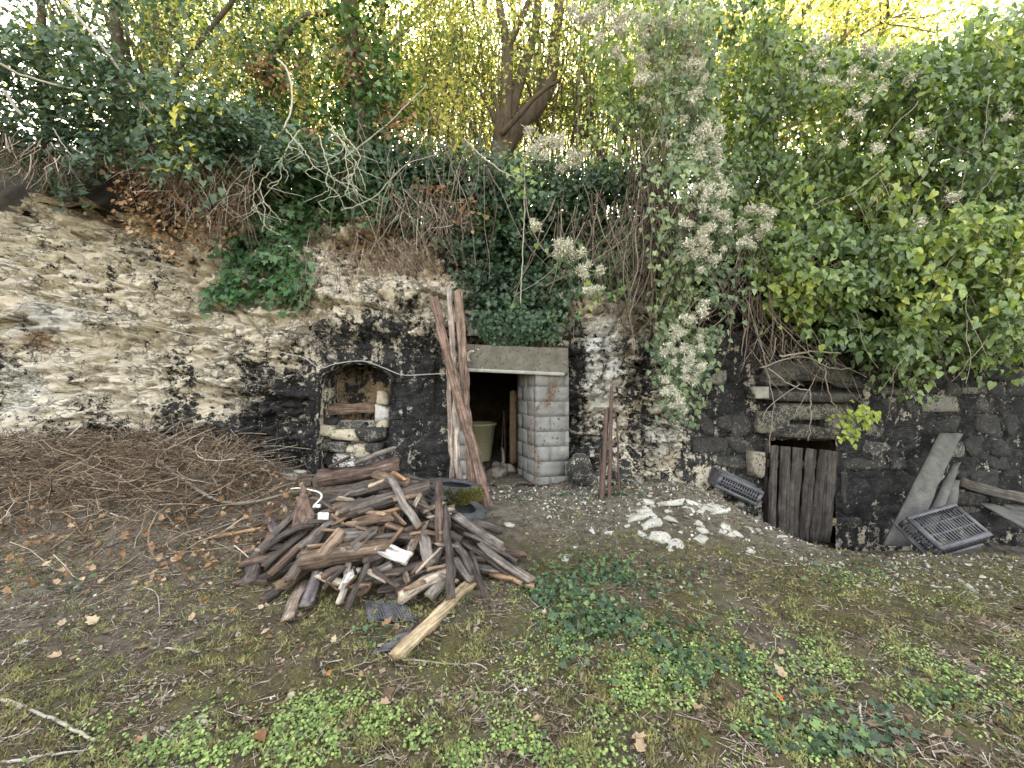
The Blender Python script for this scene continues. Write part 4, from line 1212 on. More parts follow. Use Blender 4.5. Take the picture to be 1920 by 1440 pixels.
link('cellar_post', mesh_np('cellar_post', Vv + P(962, 800, 6.3), Ff, False, None, plain_mat('post_wood', (.06, .04, .025), (.20, .14, .08), 14, .9, .01)), label='brown post just inside the cellar doorway', category='post')
def stone_thing(pc, s, col, clean, label, seed, rz=0, group=None, cuts=(4, 3, 3), amp=.28):
    Vv, Ff = rough_block(*s, seed, amp * .7, (7, 6, 5), .05, 12)
    q = np.abs(Vv / np.array(s)) 
    o = stone_obj('stone', Vv, Ff, col, clean, None, Vector(pc), label=label, category='stone', group=group)
    o.rotation_euler = (rng.normal(0, .2), rng.normal(0, .2), rz)
    return o
for kx, (px_, py_, w_) in enumerate([(910, 905, 18), (925, 886, 30), (940, 890, 40), (915, 895, 26), (955, 880, 34), (905, 880, 24), (934, 872, 22)]):
    Yd = 5.75 + .1 * kx
    pc = P(px_, py_, Yd); w2 = w_ * Yd / FPX
    stone_thing(pc, (w2, w2 * .8, w2 * .6), (.20, .175, .145), .7, 'small pale rubble stone on the floor of the cellar doorway', 1300 + kx, rng.random() * 3, 'rubble in the cellar doorway')

# ------------------------------------------------------------------ white rubble by the rock pier
WR = 'white limestone rubble by the rock pier'
for kx, (px_, py_, w_, h_, lab) in enumerate([
    (1146, 992, 30, 28, 'white stone at the left foot of the white rubble'), (1170, 984, 24, 24, 'white stone second from left in the white rubble'),
    (1190, 966, 44, 26, 'long flat white stone sloping at the top left of the rubble'), (1222, 972, 58, 32, 'large white slab in the middle of the rubble'),
    (1240, 1000, 44, 38, 'broken white slab below the large white slab'), (1262, 1018, 40, 30, 'lowest white slab of the rubble'),
    (1320, 998, 56, 32, 'big separate white stone right of the rubble'), (1262, 968, 40, 16, 'thin white flake right of the large white slab'), (1330, 944, 70, 28, 'broad white stone under the tilted crate'),
    (1300, 938, 40, 26, 'white stone left of the broad stone under the crate'), (1380, 944, 60, 20, 'white sloping flake below the tilted crate'), (1288, 955, 30, 18, 'small white stone above the thin white flake'),
    (1404, 1010, 14, 10, 'small white stone between rubble and slatted door'), (1466, 1003, 22, 15, 'white stone on the bank below the slatted door'), (1210, 950, 36, 16, 'white shelf of stone at the foot of the rock pier'),
    (1254, 934, 60, 18, 'pale ledge stone at the foot of the rock pier'), (1410, 1034, 16, 12, 'small white stone below the big separate stone'),
    (540, 884, 52, 26, 'pale mossy boulder left of the wood pile'), (560, 880, 28, 16, 'white stone on the mossy boulder left of the pile'),
    (1830, 1100, 26, 30, 'white stone standing in grass at the right'), (1850, 1082, 14, 12, 'small white stone above the standing one at the right'), (1868, 1092, 34, 8, 'flat white flake beside the standing white stone'),
    (30, 1208, 20, 16, 'white stone in the moss at the left edge'), (960, 980, 28, 14, 'crumpled white scrap of stone right of the lower tyre'), (992, 936, 18, 10, 'white stone in front of the block doorway'), (1060, 1048, 16, 12, 'white pebble in the ivy right of the pile'), (640, 1360, 14, 8, 'small pale stone in the clover at the front')]):
    pc = ghit(px_, py_ + h_ * .25); s_ = pc[1] / FPX
    w2, h2 = w_ * s_, h_ * s_
    stone_thing(pc + [0, .03, -.10 * w2], (w2 * 1.1, w2 * .85, min(h2, w2) * .62), (.44, .43, .395), .70, lab, 1400 + kx, rng.random() * .8, WR if 10 and 1120 < px_ < 1480 else None, (5, 4, 3), .30)

for kx in range(46):
    px_, py_ = (rng.normal(1240, 75), rng.normal(978, 26)) if kx < 34 else (rng.normal(1400, 60), rng.normal(985, 25))
    pc = ghit(px_, max(py_, 925)); w2 = float(rng.gamma(3, .022) + .03)
    stone_thing(pc + [0, 0, -.15 * w2], (w2, w2 * rng.uniform(.6, .9), w2 * rng.uniform(.4, .7)), (.42, .41, .375), float(rng.uniform(.6, .8)), 'small white limestone fragment scattered round the rubble by the rock pier', 1600 + kx, rng.random() * 3, 'limestone fragments round the rubble')
for kx, (px_, py_, w_, h_, Yd, cl, lab) in enumerate([(1085, 885, 60, 70, 5.25, .30, 'black sooty boulder at the right foot of the block pier'), (1125, 905, 46, 40, 5.15, .36, 'dark rounded boulder behind the iron rods'), (1185, 915, 50, 36, 5.2, .45, 'speckled boulder right of the iron rods'), (1070, 915, 30, 22, 5.2, .3, 'small black stone in front of the block pier')]):
    s_ = Yd / FPX
    stone_thing(P(px_, py_, Yd), (w_ * s_, .3, h_ * s_), (.33, .31, .27), cl, lab, 1500 + kx, 0, None)

# ------------------------------------------------------------------ cable along the rock face
cab = [(-20, 600), (0, 596), (30, 582), (62, 567), (200, 590), (330, 622), (450, 646), (540, 663), (572, 672), (600, 690), (630, 682), (680, 677), (720, 690), (755, 703), (800, 702), (836, 700)]
cw = []
for px_, py_ in cab:
    Y = 5.4
    for _ in range(4):
        q = P(px_, py_, Y); Y = float(wall_y(np.array([q[0]]), np.array([q[2]]))[0])
    cw.append([q[0], q[1], q[2]])
cw = np.array(cw)
ysm = np.minimum.reduce([cw[:, 1], np.roll(cw[:, 1], 1), np.roll(cw[:, 1], -1)])
cw = np.array([P(px_, py_, y_ - .05) for (px_, py_), y_ in zip(cab, ysm)])
V_, F_ = tube_path(cw, .007, .007, 90, 6)
link('cable', mesh_np('cable', V_, F_, True, None, M_CABLE), label='thin grey cable strung along the rock face over the alcove', category='cable')

# ------------------------------------------------------------------ black mesh mat in front of the pile
def mesh_mat(corners, label):
    c4 = [ghit(*(ZO + np.array(q) * ZS), .02) for q in corners]
    nx_, ny_ = 18, 12
    Cs = []
    g = lambda u, v: (c4[0] * (1 - u) * (1 - v) + c4[1] * u * (1 - v) + c4[2] * u * v + c4[3] * (1 - u) * v)
    for i in range(nx_ + 1): Cs.append([g(i / nx_, t) + [0, 0, .01 * math.sin(i * .9 + t * 4)] for t in np.linspace(0, 1, 8)])
    for j in range(ny_ + 1): Cs.append([g(t, j / ny_) + [0, 0, .01 * math.sin(t * 16 + 1)] for t in np.linspace(0, 1, 8)])
    V_, F_ = tubes(np.array(Cs), np.full((len(Cs), 8), .006), 4)
    link('plastic_mesh', mesh_np('plastic_mesh', V_, F_, False, None, M_PLAST), label=label, category='mesh')
mesh_mat([(830, 955), (1040, 945), (1110, 1060), (850, 1060)], 'black plastic mesh lying in the moss in front of the pile')
mesh_mat([(860, 1250), (1010, 1140), (1090, 1090), (1010, 1210)], 'torn black mesh strip beside the long tan beam')

# ------------------------------------------------------------------ twigs, litter, moss and ground cover
def gpos(px_, py_, lift=0.0):
    """many pixels -> ground points (fixed-point, vectorised)"""
    Y = np.clip(1.5 * FPX / np.maximum(py_ - 720, 60), 1.1, 7)
    lo = np.full(px_.shape, 1.0); hi = np.full(px_.shape, 7.5)
    for _ in range(18):
        m = (lo + hi) / 2
        d = CAM_Z - (py_ - 720) / FPX * m - G((px_ - 960) / FPX * m, m)
        lo = np.where(d > 0, m, lo); hi = np.where(d > 0, hi, m)
    Y = (lo + hi) / 2; x = (px_ - 960) / FPX * Y
    return np.stack([x, Y, G(x, Y) + lift], -1)

def gscatter(N, x0=-5.5, x1=6.0, y0=1.25, y1=5.5):
    """ground points, denser near the camera"""
    t = rng.random(N)
    Y = y0 * (y1 / y0) ** t
    half = Y * 1.32
    x = rng.uniform(-1, 1, N) * half
    m = (x > x0) & (x < x1)
    x, Y = x[m], Y[m]
    return np.stack([x, Y, G(x, Y)], -1)

def pile_mask(p): return (mound(p[:, 0], p[:, 1]) - G(p[:, 0], p[:, 1])) > .03

def twig_batch(pos, L, R, n=5, flat=.25, curve=.3, lift=0.01):
    N = len(pos)
    a = rng.uniform(0, 2 * math.pi, N)
    d = np.stack([np.cos(a), np.sin(a), rng.normal(0, flat, N)], -1); d = nrm(d)
    t = np.linspace(-.5, .5, n)
    C = pos[:, None, :] + d[:, None, :] * (t[None, :] * L[:, None])[..., None]
    bend = rng.normal(0, 1, (N, 3)) * [1, 1, .5]
    C = C + (bend * (curve * L)[:, None])[:, None, :] * (t ** 2)[None, :, None] + rng.normal(0, .012, C.shape) * (L[:, None, None])
    gz = G(C[..., 0], C[..., 1])
    C[..., 2] = np.maximum(C[..., 2], gz + lift)
    rr = R[:, None] * np.linspace(1.1, .55, n)[None, :]
    return C, rr

# litter twigs everywhere
p = gscatter(7500); p = p[~pile_mask(p)]
p[:, 2] += .006
C, R_ = twig_batch(p, rng.gamma(2, .035, len(p)) + .02, rng.uniform(.0012, .0035, len(p)), 4, .10, .3, .004)
V, F = tubes(C, R_, 3)
link('twig_litter', mesh_np('twig_litter', V, F, False, {'rnd': np.repeat(rng.random(len(p)), 12)}, M_TWIG), kind='stuff', label='fine twig litter on the ground', category='litter')
# dry straw and grass blades
p = gscatter(22000); p = p[~pile_mask(p)]
keep = fbm(p[:, 0] * 1.5, p[:, 1] * 1.5, 0, 301, 3) + .12 * sst(-1, -3, p[:, 0]) > .45
p = p[keep]; N = len(p)
C, R_ = twig_batch(p, rng.gamma(2, .022, N) + .015, rng.uniform(.0008, .0018, N), 3, .45, .5, .002)
V, F = tubes(C, R_, 3)
link('dry_grass', mesh_np('dry_grass', V, F, False, {'rnd': np.repeat(rng.random(N), 9)}, M_STRAW), kind='stuff', label='dry grass stalks on the ground', category='dry grass')
BIT = (np.array([[-.3, 0, 0], [.3, .1, .05], [.25, 1.0, 0], [-.2, .8, .1]]), np.array([[0, 1, 2], [0, 2, 3]]))
BLADE = (np.array([[-.22, 0, 0], [.22, 0, 0], [.03, 1.0, .12]]), np.array([[0, 1, 2]]))
# moss tufts
p = gscatter(190000); p = p[~pile_mask(p)]
mm = fbm(p[:, 0] * 3.4, p[:, 1] * 3.4, 0, 311, 4) - .16 * sst(3.3, 4.4, p[:, 1]) - .06 * sst(-.5, -2.5, p[:, 0])
m2 = fbm(p[:, 0] * 14, p[:, 1] * 14, 0, 313, 2)
keep = rng.random(len(p)) < sst(.32, .52, mm) * sst(.28, .52, m2) + .08
p = p[keep]; mm = mm[keep]; m2 = m2[keep]; N = len(p)
p[:, 2] += .022 * sst(.45, .75, m2)
V, F, rn, _ = leaves(BLADE, p, np.array([0., -1., .3]), np.array([0, 0, 1.]), rng.uniform(.014, .034, N), 1.0, .6, np.clip((m2 - .40) * 2.2 + rng.normal(0, .22, N), 0, 1), (.35, .6))
link('moss', mesh_np('moss', V, F, False, {'rnd': rn}, M_MOSS), kind='stuff', label='brown green moss cushions over the yard', category='moss')
# bits: bark flakes and crumbled dry leaf
p = gscatter(20000); p = p[~pile_mask(p)]; p[:, 2] += .006; N = len(p)
V, F, rn, _ = leaves(BIT, p, np.array([0, 0, 1.]), np.array([1., 0, 0]), rng.gamma(2, .006, N) + .005, .5, 1.5, rng.random(N), (.5, 1.6))
link('leaf_crumbs', mesh_np('leaf_crumbs', V, F, False, {'rnd': rn}, M_CRUMB), kind='stuff', label='crumbled dry leaf and bark bits', category='litter')
# pebbles
OCT = (np.array([[1, 0, 0], [-1, 0, 0], [0, 1, 0], [0, -1, 0], [0, 0, .7], [0, 0, -.7]]) * .5, np.array([[0, 2, 4], [2, 1, 4], [1, 3, 4], [3, 0, 4], [2, 0, 5], [1, 2, 5], [3, 1, 5], [0, 3, 5]]))
p1 = gscatter(700)
qx = rng.normal(1.6, .9, 1000); qy = rng.normal(4.75, .45, 1000); p2 = np.stack([qx, qy, G(qx, qy)], -1)
qx = rng.uniform(2.5, 5.5, 900); qy = rng.uniform(3.2, 5.0, 900); p3 = np.stack([qx, qy, G(qx, qy)], -1)
qx = rng.uniform(-.4, 1.0, 280); qy = rng.uniform(4.3, 5.4, 280); p4 = np.stack([qx, qy, G(qx, qy)], -1)
p = np.vstack([p1, p2, p3, p4]); p = p[(~pile_mask(p)) & (p[:, 1] < 5.45)]; N = len(p)
Mx = frames(rng.normal(0, 1, (N, 3)), rng.normal(0, 1, (N, 3)))
V, F = scatter(OCT[0], OCT[1], p, Mx, np.stack([rng.gamma(2.2, .009, N) + .006 for _ in range(3)], -1) * np.where(p[:, 1] < 3, .75, 1.15)[:, None])
link('pebbles', mesh_np('pebbles', V, F, False, {'rnd': np.repeat(rng.random(N), 6)}, M_PEB), kind='stuff', label='scattered white limestone pebbles', category='pebbles')

# low green plants: patches (px, py, rx, ry, count) in the photograph's ground, real size leaves
def patch(lst, tpl, size, mat, name, label, cat, lift, face=(0, -.2, 1.), fj=.35, thr=.40, seed=0, fs=3.0, mult=1.0):
    PP, RR = [], []
    for px_, py_, rx, ry, n in lst:
        n = int(n * mult)
        a = rng.normal(0, .6, (n, 2))
        q = gpos(px_ + a[:, 0] * rx, np.clip(py_ + a[:, 1] * ry, 930, 1600))
        PP.append(q)
    p = np.vstack(PP)
    f = fbm(p[:, 0] * fs, p[:, 1] * fs, 0, seed, 4)
    p = p[(rng.random(len(p)) < sst(thr - .14, thr + .20, f)) & ~pile_mask(p) & (p[:, 1] < 5.3)]
    N = len(p)
    p[:, 2] += rng.uniform(lift * .3, lift, N)
    sz = rng.uniform(size[0], size[1], N)
    V, F, rn, info = leaves(tpl, p, np.array(face), np.array([1., 0, 0]), sz, fj, 2.0)
    return link(name, mesh_np(name, V, F, False, {'rnd': rn}, mat), kind='stuff', label=label, category=cat)
CL = [(420, 1400, 220, 60, 1500), (700, 1390, 330, 70, 2600), (900, 1420, 300, 40, 1400), (640, 1340, 150, 40, 600), (1180, 1250, 230, 90, 2800), (1100, 1310, 150, 40, 600), (1080, 1150, 120, 40, 500), (960, 1120, 90, 40, 300), (1080, 1090, 60, 30, 160),
      (1500, 1230, 200, 60, 900), (1650, 1300, 330, 100, 2600), (1560, 1390, 250, 60, 1500), (1800, 1250, 180, 60, 700), (1640, 1080, 120, 30, 800), (1780, 1110, 140, 30, 500), (1350, 1330, 200, 60, 700), (760, 1240, 120, 50, 180), (690, 1150, 60, 30, 80), (160, 1200, 120, 60, 90), (1400, 1180, 160, 40, 300)]
patch(CL, ROUND, (.008, .017), M_CLOVER, 'chickweed', 'light green small leaved ground cover', 'ground cover', .03, thr=.51, seed=331, fs=5.0, mult=1.5)
IV = [(1130, 1090, 130, 45, 700), (1180, 1200, 130, 50, 700), (1100, 1150, 120, 60, 400), (1210, 1260, 90, 40, 220), (1000, 1110, 60, 30, 90), (1330, 1240, 80, 30, 130), (1560, 1400, 120, 30, 150), (1650, 1330, 160, 40, 180), (690, 1190, 60, 30, 30), (120, 1110, 70, 30, 60), (1600, 1075, 100, 25, 160), (1060, 930, 60, 18, 130), (1010, 940, 40, 12, 60), (1150, 925, 40, 12, 70), (560, 915, 40, 30, 90)]
patch(IV, IVY, (.022, .042), M_IVY, 'ground_ivy', 'dark ivy creeping over the ground', 'ivy', .04, thr=.45, seed=337)

# fallen leaves that can be picked out
flm = [mesh_np('fallen_leaf', *MAPLE, False, {'rnd': np.full(len(MAPLE[0]), v)}, M_DRYLEAF) for v in (.55, .75, .9, 1.0)] + [mesh_np('fallen_leaf', *OVAL, False, {'rnd': np.full(len(OVAL[0]), v)}, M_DRYLEAF) for v in (.3, .6, .85)]
M_ORANGE = leaf_mat('orange_leaf', [(0, (.45, .13, .03)), (1, (.45, .13, .03))], .2, .6, 1.2)
M_RED = leaf_mat('red_leaf', [(0, (.16, .025, .025)), (1, (.16, .025, .025))], .15, .6, 1.2)
def fleaf(px_, py_, size, mesh, label, group=None):
    q = ghit(px_, py_, .02) if (mound(*ghit(px_, py_)[:2]) - G(*ghit(px_, py_)[:2])) < .02 else ghit(px_, py_, .06, mound)
    o = link('fallen_leaf', mesh, loc=Vector(q), label=label, category='leaf', group=group)
    o.scale = (size, size, size)
    o.rotation_euler = (rng.normal(.1, .3), rng.normal(0, .3), rng.random() * 6.28)
FG = 'dry leaves fallen on the ground'
for px_, py_, s_, k_, lab in [(180, 1168, .09, 3, 'pale tan fallen leaf left front of the brush heap'), (280, 1210, .10, 3, 'broad pale leaf in the moss at left'), (322, 1053, .09, 3, 'pale star shaped leaf in front of the brush heap'), (445, 1072, .09, 2, 'tan leaf at the lower left corner of the wood pile'),
                         (480, 1370, .13, 4, 'large red brown leaf in the clover at the front'), (1110, 1188, .09, 3, 'pale curled leaf in the ivy right of the pile'), (1190, 1092, .07, 1, 'orange brown leaf in the ivy patch'), (1470, 1270, .08, 2, 'tan leaf by the clover at the right'), (1185, 1385, .09, 3, 'pale pinkish leaf in the moss at the front'),
                         (820, 1105, .07, 2, 'tan leaf below the pale rounded log'), (720, 1175, .08, 0, 'brown leaf beside the black mesh'), (1310, 1322, .07, 2, 'tan leaf right of the red leaf'), (985, 1000, .05, 1, 'orange brown leaf right of the lower tyre'), (235, 1058, .08, 1, 'brown curled leaf at the foot of the brush heap')]:
    fleaf(px_, py_, s_ * .8, flm[k_], lab, None)
om = mesh_np('fallen_leaf', *OVAL, False, {'rnd': np.zeros(len(OVAL[0]))}, M_ORANGE); rm = mesh_np('fallen_leaf', *OVAL, False, {'rnd': np.zeros(len(OVAL[0]))}, M_RED)
fleaf(362, 1256, .06, om, 'bright orange leaf in the moss at left'); fleaf(432, 1148, .04, om, 'small orange leaf left of the worn board'); fleaf(622, 1256, .04, om, 'small orange leaf in the moss below the pile'); fleaf(1165, 1292, .07, rm, 'dark red leaf in the clover right of centre'); fleaf(1455, 1300, .05, om, 'small orange leaf by the tan leaf at the right')
for _ in range(70):
    t_ = rng.random()
    if t_ < .6: px_, py_ = rng.uniform(0, 560), rng.uniform(900, 1230)
    else: px_, py_ = rng.uniform(0, 1900), rng.uniform(1040, 1420)
    fleaf(px_, py_, rng.uniform(.03, .055), flm[rng.integers(0, 7)], 'small brown dry leaf among the litter of the yard', FG)

# single sticks on the ground
def stick(pts, r0, r1, mat, label, name='stick', lift=.015, fn=G, n=14):
    w_ = [ghit(px_, py_, lift, fn) for px_, py_ in pts]
    V_, F_ = tube_path(w_, r0, r1, n, 5, .002)
    link(name, mesh_np(name, V_, F_, True, None, mat), label=label, category='stick')
stick([(0, 1310), (60, 1332), (120, 1358), (175, 1390)], .009, .006, M_PALEBARK, 'pale curved stick at the left front corner')
stick([(0, 1432), (80, 1418), (180, 1405)], .007, .004, M_PALEBARK, 'thin pale stick along the bottom left edge')
stick([(0, 1380), (60, 1335)], .004, .003, M_STK, 'short thin stick crossing the pale curved stick')
stick([(290, 855), (330, 890), (400, 935), (460, 943), (530, 928), (565, 920)], .022, .014, M_STK, 'long grey branch arching from the brush heap to the wood pile', lift=.10)
stick([(755, 1236), (850, 1245), (895, 1245), (912, 1256)], .005, .003, M_PALEBARK, 'thin pale bramble stem below the long tan beam')
stick([(640, 1258), (700, 1238), (770, 1215)], .004, .003, M_STK, 'thin stick beside the torn mesh strip')
stick([(1070, 1350), (1110, 1318), (1140, 1306)], .004, .003, M_BARK, 'dark thin twig in the moss at the front centre')
stick([(1612, 1320), (1616, 1356)], .006, .004, M_PALEBARK, 'short pale twig in the clover at the right')
stick([(1610, 1395), (1650, 1430)], .006, .005, M_PALEBARK, 'pale stick at the bottom right front')
stick([(310, 1215), (375, 1222)], .007, .005, M_PALEBARK, 'short white peeled stick in the moss at left')
stick([(300, 990), (380, 1010), (460, 1040)], .006, .004, M_STK, 'thin stick left of the fan of slats')
stick([(380, 1000), (470, 970), (560, 950)], .010, .006, M_STK, 'grey twig leading to the left fan of the pile')
stick([(190, 1090), (260, 1040), (360, 975)], .007, .004, M_STK, 'straight grey twig in front of the brush heap')
stick([(270, 1100), (295, 1115), (300, 1160)], .005, .003, M_PALEBARK, 'pale forked twig in the left litter')

# brush heap at the left: a mass of dead twigs
N = 6200
x = rng.uniform(-6.2, -1.95, N); y = rng.uniform(3.1, 5.3, N)
H = .55 * sst(-2.3, -3.7, x) * sst(3.2, 4.8, y)
k = rng.random(N) < np.clip(H * 2.2 + .12, 0, 1)
x, y, H = x[k], y[k], H[k]; N = len(x)
p = np.stack([x, y, G(x, y) + rng.uniform(0, .12, N) * (H > .1) + .01], -1)
p[:, 2] += rng.random(N) ** 2 * .26 * sst(.05, .35, H)
C, R_ = twig_batch(p, rng.gamma(3, .11, N) + .06, rng.uniform(.0012, .0045, N) * (1 + 1.2 * (rng.random(N) < .12)), 7, .55, 1.1, .004)
C[..., 1] = np.minimum(C[..., 1], 5.25)
V, F = tubes(C, R_, 3)
link('brush_heap', mesh_np('brush_heap', V, F, False, {'rnd': np.repeat(rng.random(N) ** 1.3, 21)}, M_BRUSH), kind='stuff', label='heap of dead brown brush at the foot of the left cliff', category='brush')
N = 1500
x = rng.uniform(-6, -2, N); y = 2.7 + 2.5 * rng.random(N) ** .6 + rng.normal(0, .15, N); y = np.minimum(y, 5.2); p = np.stack([x, y, G(x, y) + rng.uniform(.0, .16, N)], -1)
V, F, rn, _ = leaves(MAPLE, p, np.array([0, -.3, 1.]), np.array([1., 0, 0]), rng.uniform(.025, .06, N), .7, 1.5, .25 + .75 * rng.random(N))
link('brush_leaves', mesh_np('brush_leaves', V, F, False, {'rnd': rn}, M_DRYLEAF), kind='stuff', label='dry leaves caught in the brush heap', category='litter')

# ------------------------------------------------------------------ trees on the bank
def grow(base, dirv, L, r, depth, out, tips, rr, spread=.55, up=.25, nmin=2):
    n = 7
    d = nrm(np.asarray(dirv, float))
    pts = [np.asarray(base, float)]
    for i in range(n - 1):
        d = nrm(d + rr.normal(0, .12, 3) + np.array([0, 0, up * .15]))
        pts.append(pts[-1] + d * L / (n - 1))
    out.append((np.array(pts), np.linspace(r, r * .6, n)))
    if depth == 0:
        tips.append(pts[-1]); tips.append(pts[-3]); return
    for _ in range(rr.integers(nmin, nmin + 2)):
        i = rr.integers(3, n)
        nd = nrm(d + rr.normal(0, spread, 3) + np.array([0, 0, up]))
        grow(pts[i], nd, L * rr.uniform(.6, .85), r * .58, depth - 1, out, tips, rr, spread, up, nmin)

def tree(name, label, limbs, crown_tips, nleaf, size, mat, bark=M_BARK, cat='tree', group=None, tpl=DIAM, spread=.45, base=(0, 0, 0), rnd_bias=1.0, sides=7):
    t = thing(name, label, cat, base, group)
    B = np.array(base)
    n = max(len(c) for c, _ in limbs)
    C = np.array([spline(c, n) for c, _ in limbs]); R_ = np.array([np.interp(np.linspace(0, 1, n), np.linspace(0, 1, len(r)), r) for _, r in limbs])
    V, F = tubes(C - B, R_, sides)
    link('trunk', mesh_np('trunk', V, F, True, None, bark), t)
    if nleaf:
        tp = np.array(crown_tips)
        k = rng.integers(0, len(tp), nleaf)
        p = tp[k] + rng.normal(0, spread, (nleaf, 3)) * [1, 1, .8]
        V, F, rn, _ = leaves(tpl, p - B, np.array([0, -.3, .8]), np.array([0, 0, -1.]), rng.uniform(size[0], size[1], nleaf), .8, .8, np.clip(rng.random(nleaf) ** rnd_bias, 0, 1))
        link('crown', mesh_np('crown', V, F, False, {'rnd': rn}, mat), t)
    return t

# the forked trunk in the middle
Yt = 7.0
def tp(*l): return [P(a, b, Yt + (c if len(q) > 2 else 0)) for q in l for a, b, c in [q if len(q) > 2 else (*q, 0)]]
b0 = P(930, 432, Yt)
limbs = [
 (np.vstack([[b0], tp((932, 380), (936, 320), (941, 260), (946, 215))]), [.23, .21, .19, .18, .13]),
 (np.array(tp((942, 262), (948, 200), (950, 140), (951, 85))), [.13, .11, .10, .10]),
 (np.array(tp((951, 88), (945, 50), (936, 10), (925, -80))), [.085, .07, .06, .04]),
 (np.array(tp((951, 88), (970, 50), (990, 5), (1020, -70))), [.075, .055, .045, .03]),
 (np.array(tp((938, 290), (965, 240, .2), (1000, 205, .3), (1020, 180, .4), (1035, 130, .5), (1045, 40, .6), (1060, -80, .7))), [.16, .19, .17, .15, .12, .1, .07]),
 (np.array(tp((955, 225, .1), (968, 170, .2), (984, 120, .3), (1000, 70, .3), (1010, 0, .4), (1005, -90, .5))), [.11, .10, .09, .085, .07, .05]),
 (np.array(tp((936, 245), (922, 212), (906, 180), (893, 160), (878, 152), (845, 160))), [.045, .04, .035, .03, .022, .015]),
 (np.array(tp((940, 250, -.2), (975, 215, -.3), (1000, 185, -.3), (1030, 162, -.3), (1050, 150, -.3))), [.05, .045, .035, .03, .02]),
 (np.array(tp((935, 225), (930, 195), (925, 170), (928, 150))), [.03, .025, .02, .012]),
]
tips = [P(a, b, Yt + .6) for a, b in [(925, -90), (1020, -80), (1060, -90), (1005, -100), (860, -40), (1080, -30)]]
tree('forked_tree', 'forked dark trunked tree behind the ivy in the middle', limbs, tips, 2600, (.05, .08), M_YELL, base=tuple(b0), spread=.6)

def auto_tree(name, label, x, y, h, r, nleaf, size, mat, seed, spread=.45, depth=3, L0=None, lean=(0, 0), group='trees on the bank', bias=1.0, cb=.55):
    rr = np.random.default_rng(seed)
    b = np.array([x, y, bank_z(np.clip(x, -9, 9)) - .1])
    out, tips = [], []
    n = 9
    d = np.array([lean[0], lean[1], 1.0])
    pts = [b]
    for i in range(n - 1):
        pts.append(pts[-1] + (nrm(d) + rr.normal(0, .05, 3)) * h * .75 / (n - 1))
    out.append((np.array(pts), np.linspace(r, r * .45, n)))
    for k in range(9 if h > 6 else 12):
        i = rr.integers(2 if h > 6 else 1, n)
        a = rr.random() * 6.28
        grow(pts[i], np.array([math.cos(a), math.sin(a) * .8, .6]), h * .26 * rr.uniform(.7, 1.2), r * .4, depth - 1, out, tips, rr, .6, .25)
    return tree(name, label, out, tips, nleaf, size, mat, M_GREYBARK, base=tuple(b), group=group, spread=spread, rnd_bias=bias, sides=5)

auto_tree('autumn_tree', 'yellow leaved tree glowing in the sun left of the forked trunk', -2.9, 9.2, 8.5, .13, 19000, (.06, .10), M_YELL, 21, .5)
auto_tree('autumn_tree', 'yellow leaved tree behind the ivy clad trunk', -4.9, 9.8, 9.0, .15, 19000, (.06, .10), M_YELL, 22, .5)
auto_tree('autumn_tree', 'slender yellow green tree right behind the forked trunk', .1, 10.2, 9.5, .12, 18000, (.06, .10), M_YELL, 23, .55)
auto_tree('autumn_tree', 'golden tree showing above the green curtain at the right', 8.0, 10.5, 9.0, .18, 21000, (.08, .12), M_YELL, 24, .75, bias=.6)
auto_tree('autumn_tree', 'golden tree peeping over the middle of the green curtain', 5.6, 9.0, 7.5, .12, 17000, (.08, .12), M_YELL, 33, .75, bias=.6)
auto_tree('autumn_tree', 'yellow tree behind the brambles between corner and slim trunk', -6.8, 9.6, 8.5, .13, 14000, (.06, .10), M_YELL, 34, .6)
auto_tree('autumn_tree', 'yellow tree at the far left behind the brambles', -8.5, 9.5, 8.0, .15, 7000, (.06, .10), M_YELL, 25, .55)
auto_tree('green_tree', 'green leafy tree behind the hanging creeper right of centre', 3.0, 9.3, 8.5, .15, 9500, (.05, .09), M_CLEM, 26, .55)
auto_tree('green_tree', 'dark green tree at the top left behind the brambles', -6.6, 7.8, 7.5, .16, 8000, (.06, .10), M_BRAM, 27, .5)
auto_tree('green_tree', 'tall green tree far behind the right curtain', 6.0, 11.5, 10.0, .18, 9000, (.06, .10), M_CLEM, 28, .7)
auto_tree('autumn_tree', 'tall yellow tree farthest back in the middle', -1.6, 13.5, 8.0, .2, 15000, (.09, .14), M_YELL, 29, .8)
auto_tree('autumn_tree', 'tall yellow tree farthest back at the left', -7.5, 14.0, 8.0, .2, 14000, (.09, .14), M_YELL, 30, .8)
auto_tree('green_tree', 'tall tree farthest back right of the forked trunk', 3.2, 14.5, 8.5, .2, 13000, (.09, .14), M_YELL, 31, .8)

for k_, (bx_, by_, bh, bn, lab) in enumerate([(-6.2, 8.2, 4.2, 5200, 'yellow green bush at the far left of the cliff top'), (-4.3, 8.6, 4.4, 6000, 'yellow green bush between the slim trunk and the curved trunk'), (-2.4, 8.3, 4.2, 6000, 'yellow green bush right of the ivy clad trunk'),
        (-.9, 9.0, 4.6, 6000, 'yellow green bush just left of the forked trunk'), (.9, 8.8, 4.2, 5500, 'yellow green bush just right of the forked trunk'), (2.3, 8.2, 4.0, 4500, 'green bush behind the brown hanging stems')]):
    auto_tree('autumn_bush', lab, bx_, by_, bh, .05, int(bn * 1.3), (.055, .095), M_CLEM if k_ == 5 else M_YELL, 60 + k_, .42, group='bushes on the bank', bias=1.4)

